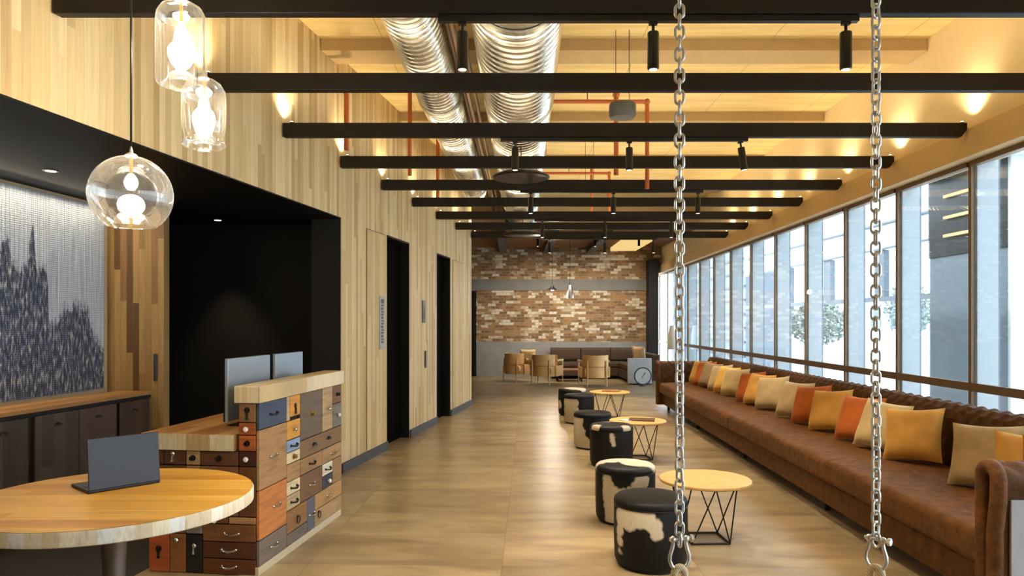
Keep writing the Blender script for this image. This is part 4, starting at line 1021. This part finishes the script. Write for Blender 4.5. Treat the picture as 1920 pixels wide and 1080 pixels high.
# round dial clock on the floor
ck = empty('floor_clock', (3.07, 16.9, 0))
bm = B(); lathe(bm, [(0,-0.02),(0.185,-0.02),(0.185,0.0),(0,0.0)], 40, (0,0,0.235), 'Y'); obj('dial', bm, plain('dial_face', (190,198,204), 0.4), ck)
bm = B(); tube(bm, [(0.195*math.cos(2*PI*q/40), -0.01, 0.235+0.195*math.sin(2*PI*q/40)) for q in range(40)], 0.017, 10, closed=True); obj('rim', bm, M['dark_grey'], ck, smooth=True)
bm = B(); tube(bm, [(0,-0.026,0.235),(0.06,-0.026,0.315)], 0.006, 6); obj('hand', bm, M['dark_grey'], ck)
bm = B(); tube(bm, [(0,-0.026,0.235),(-0.03,-0.026,0.20)], 0.006, 6); obj('hand', bm, M['dark_grey'], ck)
bm = B(); lathe(bm, [(0,0),(0.10,0),(0.10,0.012),(0.03,0.025),(0.022,0.045),(0,0.045)], 24, (0,-0.01,0)); obj('foot', bm, M['dark_grey'], ck, smooth=True)
tag(ck, 'round pale dial clock with a dark rim before the grey sofa end', 'clock')
# lounge pendants
for k, (x, z, lab) in enumerate(((1.01, 2.30, 'lit flat cone pendant over the lounge'), (1.45, 2.10, 'slim silver bell pendant beside the lit one over the lounge'))):
    p = empty('lounge_pendant', (x, 18.0, z)); top = 0.12 if k == 0 else 0.33
    bm = B()
    if k == 0: lathe(bm, [(0.15,0.0),(0.05,0.07),(0.02,0.12),(0.015,0.118),(0.045,0.065),(0.145,-0.002)], 28)
    else: lathe(bm, [(0.105,0.0),(0.095,0.1),(0.06,0.24),(0.025,0.33),(0.02,0.328),(0.055,0.24),(0.09,0.1),(0.1,0.0)], 28)
    obj('lamp_shade', bm, M['silver'], p, smooth=True)
    bm = B(); tube(bm, [(0,0,top-0.01),(0,0,3.559-z)], 0.005, 6); obj('cord', bm, M['black_metal'], p)
    bm = B(); ball(bm, (0,0,0.02), 0.04, 14); obj('bulb', bm, M['bulb_small'] if k == 0 else M['white_shade'], p, smooth=True)
    tag(p, lab, 'pendant lamp', 'pendants over the lounge')
light('lounge_lamp', 'POINT', (1.01, 18.0, 2.24), 45, WARM2, shadow_soft_size=0.04)
for k, (x, y) in enumerate(((0.62, 17.3), (2.0, 17.3), (3.05, 17.3))):
    s = dup(spot_proto); s.location = (x, y, 3.555); s.rotation_euler = (0,0,0)
    tag(s, '%s black spotlight under the slatted lounge ceiling' % SIDE[k], 'spotlight', 'spotlights over the lounge')
    light('lounge_spot', 'SPOT', (x, y, 3.30), 105, WARM2, (math.radians(42),0,0), spot_size=math.radians(105), spot_blend=0.8, shadow_soft_size=0.03)
# white floor lamp by the last window
fl = empty('floor_lamp', (3.90, 17.5, 0))
bm = B(); lathe(bm, [(0.11,0.84),(0.12,0.86),(0.10,1.2),(0.06,1.42),(0.055,1.42),(0.095,1.2),(0.112,0.87)], 24); obj('lamp_shade', bm, M['white_shade'], fl, smooth=True)
bm = B(); tube(bm, [(0,0,0.01),(0,0,1.40)], 0.01, 8); obj('pole', bm, M['silver'], fl)
bm = B(); lathe(bm, [(0,0),(0.12,0),(0.12,0.012),(0.02,0.02),(0,0.02)], 24); obj('base', bm, M['silver'], fl, smooth=True)
tag(fl, 'white tapered floor lamp by the windows at the far end', 'lamp')
light('floor_lamp_light', 'POINT', (3.90, 17.5, 1.1), 3, WARM2, shadow_soft_size=0.05)

# ------------------------------------------------------------------ outside
M['paving'] = plain('pale_paving', (206,210,210), 0.8, var=0.1, scale=0.6)
bm = B(); box(bm, 4.76, 70, -30, 110, -0.5, -0.3); struct(obj('ground_outside', bm, M['paving']), 'pale paving outside')
M['poly'] = plain('canopy_sheet', (206,217,224), 0.6, var=0.05)
M['ext_grey'] = plain('facade_grey', (112,125,137), 0.5, var=0.05)
M['ext_dark'] = plain('facade_dark', (40,47,56), 0.3, var=0.08)
cn = empty('street_canopy', (8.0, 16, -0.3))
bm = B(); box(bm, 0.0, 0.08, -3.4, 8.8, 3.37, 6.3); obj('canopy_band', bm, M['poly'], cn)
bm = B()
for z in (3.36, 3.9, 4.5, 5.1, 5.7): box(bm, -0.03, -0.001, -3.4, 8.8, z, z+0.04)
obj('canopy_batten', bm, M['ext_grey'], cn)
bm = B(); box(bm, 0.0, 0.12, -3.4, 8.8, 2.25, 2.35); obj('canopy_rail', bm, M['ext_grey'], cn)
for k in range(5):
    y = -3.1 + k*2.6; bm = B(); box(bm, 0.0, 0.12, y, y+0.4, 2.351, 3.36); obj('canopy_post', bm, M['ext_grey'], cn)
for k in range(2):
    y = -3.1 + k*8; bm = B(); box(bm, 0.0, 0.12, y, y+0.14, 0.0, 2.249); obj('canopy_post', bm, M['ext_grey'], cn)
tag(cn, 'pale glazed canopy on grey posts across the pavement outside', 'canopy')
gb = empty('grey_building', (8.6, 26.5, -0.3))
bm = B(); box(bm, 0, 1.4, 0, 40, 0, 6.0); obj('wall', bm, M['ext_grey'], gb)
bm = B()
for q in range(11): box(bm, -0.05, -0.001, 0, 40, 0.5+q*0.52, 0.58+q*0.52)
obj('louvre', bm, M['ext_dark'], gb)
tag(gb, 'long grey louvred building outside behind the farthest windows', 'building')
ob = empty('dark_building', (7.2, 10.45, -0.3))
bm = B(); box(bm, 0.02, 2.5, 0.001, 2.0, 0, 2.9); obj('lower_wall', bm, M['ext_grey'], ob)
bm = B(); box(bm, 0.0, 2.5, 0.001, 2.0, 2.901, 4.2); obj('upper_wall', bm, M['ext_dark'], ob)
bm = B(); box(bm, -0.3, 2.6, -0.3, 2.1, 4.201, 4.7); obj('eave', bm, M['poly'], ob)
bm = B(); box(bm, 0.0, 2.5, -0.06, 0.0, 0, 4.2); obj('side_wall', bm, M['poly'], ob)  # lit side face: its light is put into the paler colour
bm = B()
for z in (3.2, 3.5, 3.85): box(bm, -0.05, -0.001, 0.2, 1.5, z, z+0.05)
obj('reflection_streak', bm, M['tan_plaster'], ob)  # ceiling lamp reflections in the window glass, modelled as tan strips
tag(ob, 'grey street building with a dark upper storey close outside the nearest windows', 'building')
for k in range(3):
    hb = empty('far_building', (34, 30+k*24, -0.3)); bm = B(); box(bm, 0, 10, 0, 20, 0, 5+2*k); obj('wall', bm, M['poly'], hb)
    for q in range(5):
        bm = B(); box(bm, -0.05, -0.001, 1.5+q*3.6, 3.4+q*3.6, 1.2, 3.4); obj('window', bm, M['ext_grey'], hb)
    tag(hb, ['pale far building beyond the street, nearest block','pale far building beyond the street, middle block','pale far building beyond the street, farthest tall block'][k], 'building', 'pale buildings across the street')
M['leaf'] = plain('leaf', (140,152,146), 0.7, var=0.25, scale=3); M['bark'] = plain('bark', (120,112,104), 0.8)
for k, (x, y, h_) in enumerate(((15,20,3.2),(19,29,3.6),(14,33,2.8),(22,40,4.0),(17,46,3.2),(25,58,4.2))):
    tr = empty('street_tree', (x,y,-0.3)); bm = B(); rnd = random.Random(k)
    for q in range(900):
        d = Vector((rnd.gauss(0,1), rnd.gauss(0,1), rnd.gauss(0,1))).normalized()*rnd.random()**0.33*1.3
        p = Vector((d.x, d.y, h_*0.62+d.z*h_*0.28)); a = Vector((rnd.gauss(0,1),rnd.gauss(0,1),rnd.gauss(0,1))).normalized()*0.13; b = a.cross(Vector((rnd.gauss(0,1),rnd.gauss(0,1),1))).normalized()*0.08
        bm.faces.new([bm.verts.new(p+v) for v in (a, b, -a, -b)])
    obj('crown', bm, M['leaf'], tr)
    bm = B(); tube(bm, [(0,0,0),(0.03,0,h_*0.3),(0,0.05,h_*0.6)], [0.1,0.07,0.04], 8); obj('trunk', bm, M['bark'], tr)
    tag(tr, 'pale %s street tree outside, %s from the nearest window' % (['round','bushy','small','tall','slim','tallest'][k], ['first','second','third','fourth','fifth','sixth'][k]), 'tree', 'street trees outside')

# ------------------------------------------------------------------ world, sun, camera
w = bpy.data.worlds.new('overcast_sky'); SC.world = w; w.use_nodes = True
nt = w.node_tree; bg = nt.nodes['Background']
tc = nt.nodes.new('ShaderNodeTexCoord'); sp = nt.nodes.new('ShaderNodeSeparateXYZ'); cr = nt.nodes.new('ShaderNodeValToRGB')
nt.links.new(tc.outputs['Generated'], sp.inputs[0]); nt.links.new(sp.outputs['Z'], cr.inputs[0]); nt.links.new(cr.outputs[0], bg.inputs[0])
cr.color_ramp.elements[0].position = 0.0; cr.color_ramp.elements[0].color = (0.92,0.96,1.0,1)
cr.color_ramp.elements[1].position = 0.8; cr.color_ramp.elements[1].color = (0.80,0.90,1.0,1)
bg.inputs[1].default_value = 3.7
light('sun', 'SUN', (0,0,30), 2.4, (1,0.96,0.9), (math.radians(10), math.radians(-42), 0), angle=math.radians(3))

cam = bpy.data.cameras.new('camera'); co = bpy.data.objects.new('camera', cam); COL.objects.link(co)
co.location = (0,0,1.5); co.rotation_euler = (PI/2,0,0)
cam.sensor_width = 36; cam.lens = 1350/1920*36; cam.shift_y = 64/1920; cam.clip_start = 0.05; cam.clip_end = 300
SC.camera = co
SC.view_settings.view_transform = 'Standard'; SC.view_settings.look = 'None'; SC.view_settings.gamma = 1
SC.view_settings.use_curve_mapping = False
SC.view_settings.exposure = 0.75
SC.cycles.use_denoising = True
SC.cycles.transparent_max_bounces = 32
